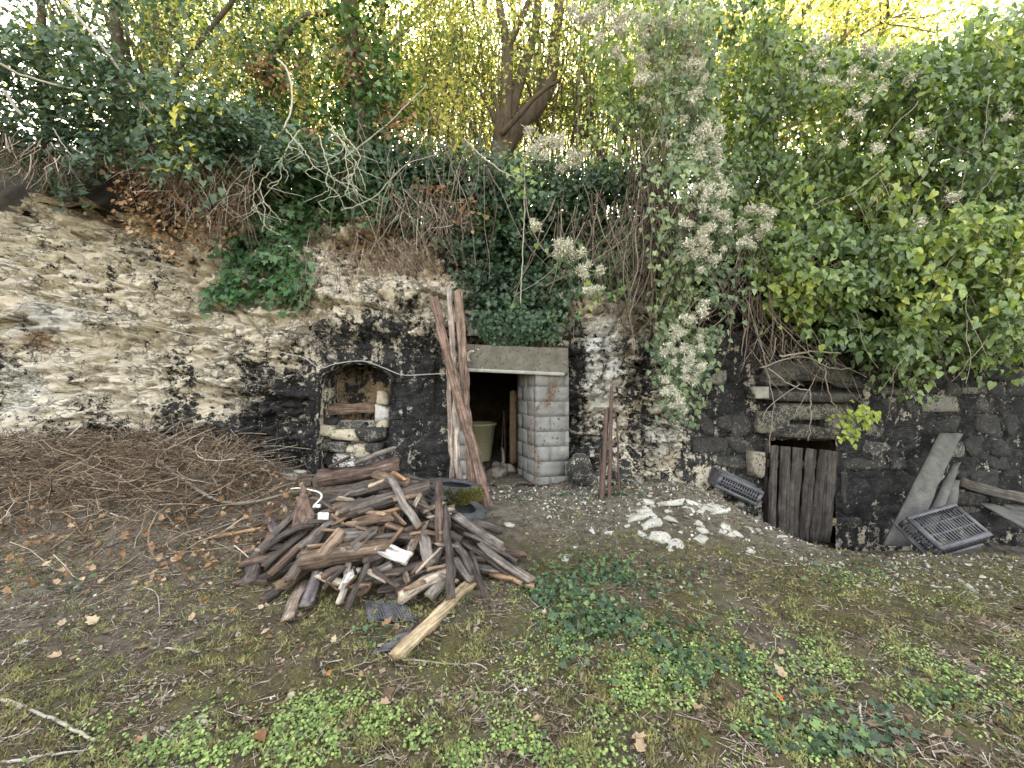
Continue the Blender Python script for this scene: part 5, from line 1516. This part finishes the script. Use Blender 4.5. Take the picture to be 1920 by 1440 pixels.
# trunks at the upper left
def trunk_only(name, label, pts, Y, r, nleaf=0, leafpts=None, size=(.05, .08), mat=None, sp=.2, tpl=IVY):
    c_ = np.array([P(a, b, Y) for a, b in pts])
    tree(name, label, [(c_, r)], [P(a, b, Y - .12) for a, b in (leafpts or [])], nleaf, size, mat, base=tuple(c_[0]), spread=sp, tpl=tpl, group='trunks at the upper left')
trunk_only('ivy_tree', 'thick trunk clad in ivy and dry leaves left of centre', [(700, 400), (692, 330), (685, 250), (672, 170), (660, 80), (650, -60)], 6.4, [.17, .15, .14, .13, .11, .09], 1900, [(640, 130), (700, 150), (720, 200), (690, 100), (660, 260), (700, 250), (730, 160), (650, 40), (700, 300), (640, 300), (670, 10), (620, 220), (740, 280), (680, 200)], (.06, .11), M_IVYG, .26)
trunk_only('curved_tree', 'curved trunk bending right at the top left', [(515, 420), (512, 300), (505, 200), (508, 120), (530, 70), (570, 32), (640, 18), (720, -30)], 6.6, [.10, .095, .09, .08, .065, .055, .05, .035], 1500, [(500, 260), (520, 180), (510, 320), (530, 240), (510, 130), (540, 80), (470, 230)], (.05, .09), M_IVYG, .22)
trunk_only('slim_tree', 'slim straight trunk at the upper left', [(235, 420), (228, 300), (224, 150), (220, 60), (212, -60)], 6.4, [.09, .09, .085, .08, .07])
trunk_only('dark_stem', 'dark leaning stem nearest the upper left corner', [(90, 380), (86, 250), (82, 100), (74, -40)], 5.9, [.06, .055, .05, .04])
trunk_only('slanting_branch', 'bare dark branch slanting up to the right at upper left', [(300, 190), (345, 115), (390, 60), (435, 5), (460, -40)], 6.2, [.03, .035, .035, .03, .025])

# many thin upright stems in the backlit gap
tT = 230
sx = rng.uniform(480, 1260, tT)
CC = []
for q in sx:
    Y = rng.uniform(7.4, 9.5); lean_ = rng.normal(0, 35)
    CC.append(np.array([P(q, 430, Y), P(q + lean_ * .4, 250, Y), P(q + lean_ + rng.normal(0, 8), 100, Y), P(q + lean_ * 1.6 + rng.normal(0, 15), -80, Y)]))
CC = np.array([spline(c_, 10) for c_ in CC]) + rng.normal(0, .015, (tT, 10, 3))
V, F = tubes(CC, rng.uniform(.006, .022, tT)[:, None] * np.linspace(1.2, .6, 10)[None], 5)
link('sapling_stems', mesh_np('sapling_stems', V, F, True, {'rnd': np.repeat(rng.random(tT), 50)}, M_STEM), kind='stuff', label='thicket of thin upright stems against the light', category='stems')

# ------------------------------------------------------------------ hanging creepers
def hang(poly, n, Lr, Rr, Yf, jit=.05, sway=.25, npt=10, seed=0, down=1.0):
    x_, y_ = polysample(poly, n)
    Y = Yf(x_, y_) + rng.normal(0, .12, n)
    st = np.stack([(x_ - 960) / FPX * Y, Y, CAM_Z - (y_ - 720) / FPX * Y], -1)
    L = rng.uniform(Lr[0], Lr[1], n)
    d = nrm(np.stack([rng.normal(0, sway, n), rng.normal(0, .12, n), -down + 0 * x_], -1))
    C = [st]
    for i in range(npt - 1):
        d = nrm(d + rng.normal(0, .16, d.shape) * [1, .5, .6])
        C.append(C[-1] + d * (L / (npt - 1))[:, None])
    C = np.stack(C, 1)
    C[..., 2] = np.maximum(C[..., 2], G(C[..., 0], C[..., 1]) + .02)
    R_ = rng.uniform(Rr[0], Rr[1], n)[:, None] * np.linspace(1.1, .5, npt)[None]
    return C, R_
def stems(name, label, batches, mat=M_STEM, sides=4, parent=None, bias=1.0):
    VV, FF, rn, n0 = [], [], [], 0
    for C, R_ in batches:
        V, F = tubes(C, R_, sides)
        VV.append(V); FF.append(F + n0); n0 += len(V)
        rn.append(np.repeat(rng.random(len(C)) ** bias, C.shape[1] * sides))
    me = mesh_np(name, np.concatenate(VV), np.concatenate(FF), False, {'rnd': np.concatenate(rn)}, mat)
    if parent: return link(name, me, parent, kind='stuff')
    return link(name, me, kind='stuff', label=label, category='stems')
curtainY = lambda x_, y_: 4.95 + .35 * sst(350, 60, y_) - .45 * sst(1300, 1900, x_) + .1 * sst(560, 700, y_)
B1 = hang([(1180, 130), (1300, 120), (1330, 330), (1350, 430), (1200, 420), (1180, 300)], 150, (.5, 1.7), (.002, .008), lambda x_, y_: 5.05 + 0 * x_)
B2 = hang([(1040, 340), (1250, 340), (1300, 420), (1250, 480), (1040, 430)], 140, (.5, 1.9), (.002, .006), lambda x_, y_: 5.2 + 0 * x_, sway=.35)
B3 = hang([(1340, 400), (1440, 420), (1480, 600), (1360, 560)], 80, (.4, 1.2), (.0025, .008), lambda x_, y_: 5.05 + 0 * x_, sway=.5)
B4 = hang([(1390, 560), (1560, 640), (1590, 680), (1400, 660)], 42, (.3, .95), (.003, .008), lambda x_, y_: 5.2 + 0 * x_, sway=.8)
B5 = hang([(640, 180), (900, 200), (940, 330), (650, 330)], 60, (.6, 1.9), (.002, .006), lambda x_, y_: 5.4 + 0 * x_, sway=.3)
stems('hanging_stems', 'curtain of dry brown creeper stems hanging right of centre', [B1, B2, B3, B4, B5])
R1 = hang([(230, 270), (480, 270), (460, 400), (360, 370), (260, 310)], 380, (.25, .8), (.0015, .006), lambda x_, y_: 5.25 + 0 * x_, sway=.7)
R2 = hang([(0, 230), (160, 280), (120, 330), (0, 300)], 120, (.15, .4), (.002, .008), lambda x_, y_: 5.1 + 0 * x_, sway=.9)
R3 = hang([(700, 440), (800, 440), (800, 500), (700, 500)], 160, (.1, .4), (.001, .004), lambda x_, y_: 5.5 + 0 * x_, sway=.8)
R4 = hang([(560, 420), (680, 420), (720, 520), (560, 560)], 90, (.2, .7), (.0015, .004), lambda x_, y_: 5.42 + 0 * x_, sway=.4)
R5 = hang([(560, 560), (600, 560), (600, 640), (565, 640)], 34, (.2, .45), (.002, .005), lambda x_, y_: 5.35 + 0 * x_, sway=.5)
R6 = hang([(700, 370), (800, 340), (880, 390), (860, 430), (760, 420)], 170, (.15, .6), (.0015, .005), lambda x_, y_: 5.55 + 0 * x_, sway=.9)
R7 = hang([(0, 270), (200, 270), (200, 320), (0, 330)], 200, (.08, .3), (.0015, .005), lambda x_, y_: 5.3 + 0 * x_, sway=.9)
stems('dry_roots', 'dry brown roots and stems hanging over the left cliff edge', [R1, R2, R3, R4, R5, R6, R7], M_TWIG, bias=1.4)
N = 900
x_, y_ = polysample([(190, 290), (470, 280), (450, 430), (330, 500), (240, 430)], N)
Yl = 5.3; p = np.stack([(x_ - 960) / FPX * Yl, Yl + rng.normal(0, .1, N), CAM_Z - (y_ - 720) / FPX * Yl], -1)
V, F, rn, _ = leaves(MAPLE, p, np.array([0, -1., .5]), np.array([0, 0, -1.]), rng.uniform(.03, .07, N), .6, .9)
link('dry_leaves', mesh_np('dry_leaves', V, F, False, {'rnd': rn}, M_DRYLEAF), kind='stuff', label='dead brown leaves caught on the left cliff edge', category='litter')

# single pale branches
def branch(paths, label, mat=M_PALEBARK, name='bare_branch', wig=.008):
    pr = []
    for pts, Ya, Yb, r0, r1 in paths:
        n_ = len(pts)
        w_ = [P(a, b, Ya + (Yb - Ya) * i / (n_ - 1)) for i, (a, b) in enumerate(pts)]
        pr.append(tube_path(w_, r0, r1, max(12, n_ * 5), 5, wig * .5))
    V_, F_ = join(pr)
    link(name, mesh_np(name, V_, F_, True, None, mat), label=label, category='branch')
branch([([(95, -20), (140, 25), (190, 85), (230, 140), (262, 187), (300, 235), (340, 285), (365, 310), (378, 345)], 4.9, 5.15, .020, .010), ([(263, 188), (268, 240), (285, 285), (312, 345)], 5.0, 5.15, .012, .006)], 'long whitish forked branch slanting down at upper left')
branch([([(0, 120), (40, 140), (110, 160), (170, 172), (230, 205)], 5.0, 5.1, .016, .006)], 'pale branch crossing the brambles at the left edge')
branch([([(8, 170), (25, 195), (42, 218)], 4.9, 5.0, .022, .018)], 'short stub of pale branch at the left edge')
branch([([(100, 240), (125, 280), (170, 325)], 5.0, 5.1, .007, .004)], 'thin drooping twig under the left brambles')
M_LICH = plain_mat('lichen_bark', (.24, .24, .18), (.48, .47, .38), 30, .9, .004)
lich = []
for k_ in range(9):
    x0_, y0_ = rng.uniform(480, 640), rng.uniform(220, 300)
    pts = [(x0_, y0_)]
    dx = rng.normal(0, 9)
    for _ in range(5): pts.append((pts[-1][0] + dx + rng.normal(0, 12), pts[-1][1] + rng.uniform(18, 36)))
    lich.append((pts, 5.1, 5.15, .008, .003))
    for _ in range(4):
        i_ = rng.integers(1, 5); q = pts[i_]
        lich.append(([q, (q[0] + rng.normal(0, 18), q[1] + 14), (q[0] + rng.normal(0, 30), q[1] + 34)], 5.1, 5.1, .005, .002))
branch(lich, 'spray of pale lichen covered twigs hanging left of centre', M_LICH, 'lichen_twigs', .01)
branch([([(520, 110), (540, 135), (548, 190), (535, 235), (515, 260)], 5.6, 5.3, .016, .009)], 'curved pale limb hanging below the curved trunk', M_LICH)
branch([([(640, 300), (700, 255), (760, 200), (800, 160)], 5.4, 5.6, .012, .006)], 'thin pale branch rising right of the ivy clad trunk')
branch([([(640, 395), (700, 370), (760, 310), (820, 290)], 5.3, 5.5, .009, .005)], 'thin pale branch bending below the ivy clad trunk')
branch([([(870, 260), (900, 290), (940, 320), (970, 335)], 5.4, 5.2, .012, .006)], 'pale bent stem in front of the forked trunk')
branch([([(984, 350), (982, 440), (978, 520), (976, 570)], 5.0, 4.95, .008, .006)], 'single pale stem hanging in front of the dark ivy')
branch([([(1460, 668), (1520, 660), (1575, 662)], 4.95, 4.9, .012, .010), ([(1440, 690), (1480, 720), (1520, 735)], 5.0, 5.0, .010, .007), ([(1518, 730), (1520, 790), (1516, 828)], 5.0, 5.1, .008, .005), ([(1500, 720), (1440, 765), (1430, 800)], 5.0, 5.0, .006, .004),
        ([(1400, 560), (1425, 640), (1440, 700), (1450, 760), (1442, 850)], 5.0, 5.1, .008, .005), ([(1548, 680), (1555, 740), (1585, 790)], 5.0, 5.0, .007, .004), ([(1425, 690), (1500, 668), (1560, 690), (1600, 690)], 4.95, 5.0, .008, .005)], 'tangle of pale bare stems hanging over the vent', M_STK, 'stem_tangle', .012)

# ------------------------------------------------------------------ leaf masses
def plant(name, label, cat, regions, tpl, size, mat, Yf, face, tipd, fj, tj, nobj=0, clump=None, thick=.5, group=None, bias=1.0, wall=False, holes=(), soft=14):
    """regions: [(polygon, count)]; nobj largest leaves become parts of their own, the rest one mass"""
    root = thing(name, label, cat, group=group)
    ps = []
    for poly, n in regions:
        x_, y_ = polysample(poly, n)
        x_ = x_ + rng.normal(0, soft, n); y_ = y_ + rng.normal(0, soft, n)
        dep = rng.random(n) ** 1.2 * thick
        for hx, hy, hrx, hry in holes:
            e_ = ((x_ - hx) / hrx) ** 2 + ((y_ - hy) / hry) ** 2
            kp = rng.random(len(x_)) > .85 * sst(1.25, .45, e_)
            x_, y_, dep = x_[kp], y_[kp], dep[kp]
        n = len(x_)
        if wall:
            Y = Yf(x_, y_)
            for _ in range(3):
                Y = wall_y((x_ - 960) / FPX * Y, np.clip(CAM_Z - (y_ - 720) / FPX * Y, -1, 4.0)) - .04
            Y = Y - dep
        else:
            Y = Yf(x_, y_) + dep
            cl = fbm((x_ - 960) / 150., y_ / 120., 0, 411, 3)
            Y = Y - (cl - .5) * 1.1
        ps.append(np.stack([(x_ - 960) / FPX * Y, Y, CAM_Z - (y_ - 720) / FPX * Y], -1))
    p = np.vstack(ps)
    if clump:
        f = fbm(p[:, 0] * clump[0], p[:, 2] * clump[0], p[:, 1] * clump[0], clump[2], 4)
        p = p[f > clump[1]]
    N = len(p)
    root.location = Vector((float(p[:, 0].mean()), float(p[:, 1].max()), float(p[:, 2].min())))
    p = p - np.array(root.location)
    sz = rng.uniform(size[0], size[1], N)
    hue = fbm(p[:, 0] * 1.6, p[:, 2] * 1.6, p[:, 1], 77, 3)
    rn0 = np.clip((rng.random(N) ** bias) * .75 + (hue - .5) * 1.1 + .12, 0, 1)
    if nobj:
        d = p[:, 1] - sz * 3 + rng.random(N) * .15
        big = np.argsort(d)[:nobj]
        rest = np.setdiff1d(np.arange(N), big)
        lv = [mesh_np('leaf', tpl[0], tpl[1], False, {'rnd': np.full(len(tpl[0]), q)}, mat) for q in (.15, .4, .6, .8, 1.0)]
        nv = nrm(np.asarray(face, float)) + rng.normal(0, fj, (N, 3)); td = nrm(np.asarray(tipd, float)) + rng.normal(0, tj, (N, 3))
        M = frames(nv, td)
        for i in big:
            o = link('leaf', lv[min(4, int(rn0[i] * 5))], root)
            m3 = Matrix(M[i].tolist()) @ Matrix.Diagonal((sz[i], sz[i], sz[i]))
            o.matrix_local = Matrix.Translation(Vector(p[i])) @ m3.to_4x4()
    else:
        rest = np.arange(N)
    V, F, rn, _ = leaves(tpl, p[rest], np.array(face), np.array(tipd), sz[rest], fj, tj, rn0[rest])
    link('foliage', mesh_np('foliage', V, F, False, {'rnd': rn}, mat), root, kind='stuff' if nobj else None)
    return root, p

OUT = (0, -1., .55); DN = (0, -.15, -1.)
main_poly = [(1400, 40), (1480, 50), (1560, 90), (1700, 100), (1800, 80), (1920, 40), (2060, 40), (2060, 650), (1900, 660), (1840, 690), (1780, 640), (1700, 680), (1640, 640), (1560, 620), (1500, 610), (1450, 560), (1400, 480), (1350, 420), (1340, 300), (1400, 180)]
clem, cp = plant('clematis_curtain', 'dense green clematis curtain covering the wall at the right', 'creeper',
      [(main_poly, 28000), ([(1480, 560), (1760, 600), (1770, 700), (1690, 730), (1600, 670), (1500, 650)], 1100), ([(1400, 420), (1500, 440), (1520, 620), (1430, 600)], 600), ([(1780, 620), (2000, 620), (2000, 720), (1880, 690), (1800, 700)], 300), ([(1600, 640), (1740, 640), (1765, 700), (1740, 750), (1660, 720)], 130), ([(1800, 30), (1980, 0), (2060, 300), (1900, 300)], 1500)],
      HEART, (.045, .105), M_CLEM, curtainY, OUT, DN, .65, .5, 300, (2.4, .36, 421), 1.1, holes=[(1740, 370, 60, 60), (1480, 250, 40, 40), (1560, 480, 50, 25), (1640, 580, 40, 18)])
plant('clematis_depth', 'shaded inner leaves deep behind the green clematis curtain', 'creeper', [(main_poly, 10000)], KITE, (.06, .12), M_CLEM, lambda x_, y_: curtainY(x_, y_) + .75, OUT, DN, .7, .6, 0, None, .6)
V_, F_, = tubes(*[q for q in hang(main_poly, 150, (.3, 1.0), (.002, .005), curtainY, sway=.8)], 4)
link('stem', mesh_np('stem', V_ - np.array(clem.location), F_, False, {'rnd': np.repeat(rng.random(150), 40)}, M_STEM), clem, kind='stuff')
plant('yellow_sprig', 'bright yellow green clematis sprig hanging right above the slatted door', 'creeper', [([(1565, 780), (1600, 755), (1650, 770), (1640, 800), (1600, 830), (1570, 825)], 85)],
      HEART, (.05, .075), leaf_mat('sprig_leaf', [(0, (.20, .27, .05)), (1, (.36, .40, .09))], .35, .5, 1.4), lambda x_, y_: 4.6 + 0 * x_, OUT, (.4, -.2, -.8), .4, .5, 85, None, .15, soft=5)
up_poly = [(1090, -60), (1500, -60), (1440, 60), (1400, 200), (1345, 330), (1250, 330), (1190, 240), (1110, 180)]
uc, _ = plant('clematis_vine', 'loose sunlit clematis with seed heads high in the middle right', 'creeper', [(up_poly, 5200), ([(1180, 150), (1330, 150), (1300, 260), (1200, 260)], 350)], HEART, (.05, .085), M_CLEM,
      lambda x_, y_: 5.4 + 0 * x_, OUT, DN, .7, .6, 0, (2.6, .42, 431), .9, bias=.7)
pl_poly = [(1230, 120), (1330, 110), (1350, 300), (1372, 400), (1350, 540), (1330, 690), (1290, 790), (1250, 780), (1235, 650), (1265, 470), (1290, 360), (1240, 250)]
pc_, pp = plant('clematis_column', 'hanging column of clematis with cream seed heads beside the rock pier', 'creeper', [(pl_poly, 3600), ([(1215, 280), (1400, 300), (1400, 560), (1330, 640), (1230, 600), (1225, 450)], 1300), ([(1200, 0), (1340, 0), (1345, 130), (1230, 130)], 500)], HEART, (.045, .08), M_CLEMP, lambda x_, y_: 4.7 + 0 * x_, OUT, DN, .6, .5, 120, (3, .38, 441), .4, bias=.7)
hs_, _ = plant('clematis_strand', 'thin clematis strand with cream seed heads hanging before the dark ivy', 'creeper', [([(960, 260), (1010, 240), (1000, 350), (985, 420), (1000, 470), (970, 400)], 60), ([(1020, 450), (1090, 450), (1120, 520), (1130, 580), (1090, 570), (1060, 500)], 70), ([(1080, 230), (1200, 200), (1210, 300), (1100, 300)], 150)],
      HEART, (.045, .07), M_CLEM, lambda x_, y_: 4.75 + 0 * x_, OUT, DN, .5, .5, 60, None, .25, bias=.6)
V_, F_ = tube_path([P(1010, 240, 4.85), P(985, 300, 4.8), P(990, 400, 4.8), P(1020, 470, 4.8), P(1075, 500, 4.8), P(1110, 560, 4.8)], .006, .004, 26, 5, .002)
link('stem', mesh_np('stem', V_ - np.array(hs_.location), F_, True, {'rnd': np.full(len(V_), .8)}, M_STEM), hs_)

plant('ivy_drape', 'dark ivy hanging over the rock above the block doorway', 'ivy', [([(720, 300), (900, 325), (960, 345), (1250, 345), (1260, 470), (1180, 550), (1090, 540), (1050, 600), (990, 640), (930, 620), (890, 610), (875, 560), (870, 480), (830, 440), (790, 400), (740, 370)], 7600),
       ([(730, 290), (1240, 330), (1240, 380), (740, 370)], 2200), ([(690, 300), (880, 320), (870, 430), (800, 440), (700, 400)], 1100)], IVY, (.045, .085), M_IVY, lambda x_, y_: 5.4 + 0 * x_, (0, -1., .7), DN, .5, .6, 200, None, .22, wall=True)
plant('ivy_patch', 'brighter green ivy patch spreading down the left cliff', 'ivy', [([(430, 260), (600, 260), (720, 290), (760, 370), (700, 410), (610, 410), (590, 440), (520, 440), (470, 420), (445, 340)], 1900), ([(400, 460), (460, 420), (560, 430), (580, 540), (560, 590), (510, 560), (440, 560), (385, 580), (375, 560), (430, 520)], 900)],
      IVY, (.06, .115), M_IVYG, lambda x_, y_: 5.4 + 0 * x_, (0, -1., .7), DN, .5, .6, 200, None, .14, wall=True, soft=12)
plant('bramble_thicket', 'grey green bramble and hazel leaves over the left cliff edge', 'bramble', [([(0, 60), (130, 40), (260, 130), (400, 190), (520, 230), (600, 290), (480, 310), (420, 280), (300, 265), (220, 280), (130, 320), (60, 300), (-80, 270), (-80, 60)], 7500), ([(300, 200), (440, 210), (640, 300), (560, 320), (420, 300)], 1500), ([(40, 300), (170, 290), (160, 380), (100, 370)], 320), ([(170, 270), (440, 270), (460, 350), (380, 400), (330, 330), (220, 310)], 420), ([(-80, 230), (250, 230), (420, 260), (430, 310), (200, 320), (-80, 330)], 1500)],
      HEART, (.05, .10), M_BRAM, lambda x_, y_: 4.95 + 0 * x_, (0, -.6, 1.), (.3, -.6, -.6), .45, .6, 200, (2.5, .36, 451), .9)
plant('hazel_foliage', 'dark leaves overhanging the top left corner', 'bramble', [([(-60, -60), (240, -60), (250, 80), (120, 110), (-60, 140)], 1900), ([(230, -60), (500, -60), (480, 100), (400, 180), (330, 150), (280, 90)], 1300), ([(330, 180), (480, 160), (520, 230), (400, 230)], 500)],
      KITE, (.05, .10), M_BRAM, lambda x_, y_: 5.5 + 0 * x_, (0, -.6, 1.), (.2, -.4, -.8), .6, .6, 0, (2.5, .43, 461), .9)
plant('autumn_foliage', 'loose yellow green twigs and leaves veiling the trunks at the top', 'foliage', [([(430, -60), (1090, -60), (1080, 140), (1000, 120), (900, 210), (800, 250), (700, 260), (560, 250), (480, 160)], 8500), ([(600, 180), (900, 200), (920, 330), (640, 320)], 1500), ([(230, 0), (480, 0), (470, 180), (300, 160)], 1500)],
      DIAM, (.05, .09), M_YELL, lambda x_, y_: 6.1 + 0 * x_, (0, -.5, .8), DN, .8, .7, 0, (2.4, .45, 491), 1.0, bias=1.2)
plant('dry_creeper', 'cluster of orange brown dry leaves on the ivy clad trunk', 'creeper', [([(470, 100), (520, 110), (540, 170), (480, 160)], 170), ([(620, 80), (690, 60), (710, 140), (640, 170)], 120), ([(700, 200), (760, 190), (770, 260), (710, 250)], 130), ([(560, 250), (610, 250), (600, 280)], 45), ([(780, 340), (820, 340), (900, 420), (860, 410)], 110)],
      MAPLE, (.045, .08), M_DRYLEAF, lambda x_, y_: 5.75 + 0 * x_ - .45 * (y_ > 230), OUT, DN, .6, .6, 0, None, .2)
# rusty creeper on the block pier
q = np.array([P(1000 + 8 * math.sin(t * 9) + 6 * t + 20 * (t > .8), 905 - 190 * t, 5.33) for t in np.linspace(0, 1, 30)])
V_, F_ = tube_path(q, .004, .003, 30, 4, .004)
cr = thing('rusty_creeper', 'orange brown dead creeper clinging to the cement block pier', 'creeper', tuple(q[0]))
link('stem', mesh_np('stem', V_ - q[0], F_, False, {'rnd': np.full(len(V_), .6)}, M_STEM), cr)
k_ = rng.integers(0, 30, 200)
extra = np.array([P(1035, 730, 5.36), P(1030, 745, 5.36), P(1040, 720, 5.36), P(1027, 757, 5.36)])
pp_ = np.vstack([q[k_] + rng.normal(0, .018, (200, 3)) * [1, .4, 1], extra[rng.integers(0, 4, 160)] + rng.normal(0, .03, (160, 3)) * [1, .3, 1.2]])
V_, F_, rn_, _ = leaves(OVAL, pp_ - q[0], np.array([0, -1., .2]), np.array([0, 0, -1.]), rng.uniform(.015, .032, len(pp_)), .6, 1.0)
link('dead_leaves', mesh_np('dead_leaves', V_, F_, False, {'rnd': rn_}, leaf_mat('rust_leaf', [(0, (.12, .06, .03)), (1, (.25, .145, .075))], .1, .8, 1.0)), cr, kind='stuff')

plant('ivy_hedge', 'dark ivy hedge along the cliff top below the forked trunk', 'ivy', [([(430, 240), (560, 260), (700, 270), (860, 280), (1000, 300), (1260, 310), (1260, 400), (900, 400), (700, 400), (440, 330)], 6500)],
      IVY, (.05, .09), M_IVY, lambda x_, y_: 5.75 + 0 * x_, (0, -1., .7), DN, .5, .6, 0, (2.2, .34, 471), .7)
plant('dry_fern', 'brown dead leaves and twigs hanging over the tan rock left of the planks', 'creeper', [([(590, 400), (760, 380), (860, 420), (880, 470), (800, 470), (760, 520), (700, 500), (620, 470)], 420)],
      MAPLE, (.03, .06), M_DRYLEAF, lambda x_, y_: 5.4 + 0 * x_, (0, -1., .5), DN, .6, .8, 0, (3, .45, 481), .10, wall=True)
plant('ivy_tendrils', 'thin ivy tendrils trailing over the concrete lintel', 'ivy', [([(885, 590), (1010, 590), (1000, 640), (985, 665), (972, 650), (962, 690), (955, 650), (925, 650), (900, 625)], 190), ([(885, 580), (1060, 585), (1050, 640), (990, 645), (930, 640), (890, 630)], 330)], IVY, (.035, .06), M_IVY, lambda x_, y_: 5.26 + 0 * x_, (0, -1., .6), DN, .5, .5, 0, None, .05, soft=3)
# cream seed heads
def fluff(seed, n=150):
    r_ = np.random.default_rng(seed)
    d = nrm(r_.normal(0, 1, (n, 3))); c0 = r_.normal(0, .30, (n, 3))
    p0 = c0; L = r_.uniform(.25, .55, n)[:, None]
    s = nrm(np.cross(d, r_.normal(0, 1, (n, 3)))) * .035
    mid = p0 + d * L * .6 + r_.normal(0, .05, (n, 3)); end = p0 + d * L + r_.normal(0, .12, (n, 3))
    V = np.stack([p0 - s, p0 + s, mid, end], 1).reshape(-1, 3)
    b = np.arange(n)[:, None] * 4
    return V, np.vstack([b + [0, 1, 2], b + [1, 3, 2]]), np.repeat(r_.random(n), 4)
fm = []
for s_ in range(5):
    v, f, r_ = fluff(s_); fm.append(mesh_np('seed_head', v, f, False, {'rnd': r_}, M_SEED))
def heads(root, poly, n, Y, size):
    x_, y_ = polysample(poly, n)
    for a, b in zip(x_, y_):
        o = link('seed_head', fm[rng.integers(0, 5)], root, loc=Vector(P(a, b, Y + rng.normal(0, .08))) - root.location)
        s_ = rng.uniform(*size); o.scale = (s_, s_, s_ * .85); o.rotation_euler = tuple(rng.random(3) * 6.28)
heads(pc_, [(1235, 610), (1330, 560), (1320, 690), (1290, 770), (1250, 760)], 42, 4.58, (.05, .09))
heads(pc_, [(1290, 320), (1360, 330), (1375, 440), (1330, 520), (1270, 500)], 42, 4.58, (.05, .09))
heads(pc_, [(1290, 100), (1350, 120), (1350, 320), (1300, 320)], 22, 4.64, (.045, .08))
heads(hs_, [(980, 240), (1040, 250), (1110, 290), (1110, 330), (1040, 320), (990, 300)], 20, 4.66, (.06, .095))
heads(hs_, [(1040, 440), (1090, 450), (1100, 480), (1040, 480)], 9, 4.66, (.07, .10))
heads(hs_, [(985, 410), (1010, 420), (1005, 440)], 4, 4.66, (.06, .08))
heads(hs_, [(1085, 485), (1130, 500), (1125, 560), (1095, 545)], 8, 4.66, (.06, .09))
heads(pc_, [(1190, 0), (1330, 0), (1350, 320), (1280, 330), (1200, 240)], 42, 4.85, (.05, .09))
heads(uc, [(1060, 20), (1130, 10), (1220, 20), (1320, 20), (1310, 160), (1210, 150), (1150, 110)], 64, 5.0, (.07, .12))
heads(clem, [(1400, 390), (1450, 390), (1440, 460), (1380, 460)], 16, 4.7, (.06, .09))
heads(clem, [(1480, 60), (1700, 90), (1720, 150), (1500, 170)], 14, 4.6, (.06, .09))
heads(clem, [(1560, 150), (1900, 150), (1900, 420), (1600, 420)], 12, 4.2, (.05, .08))
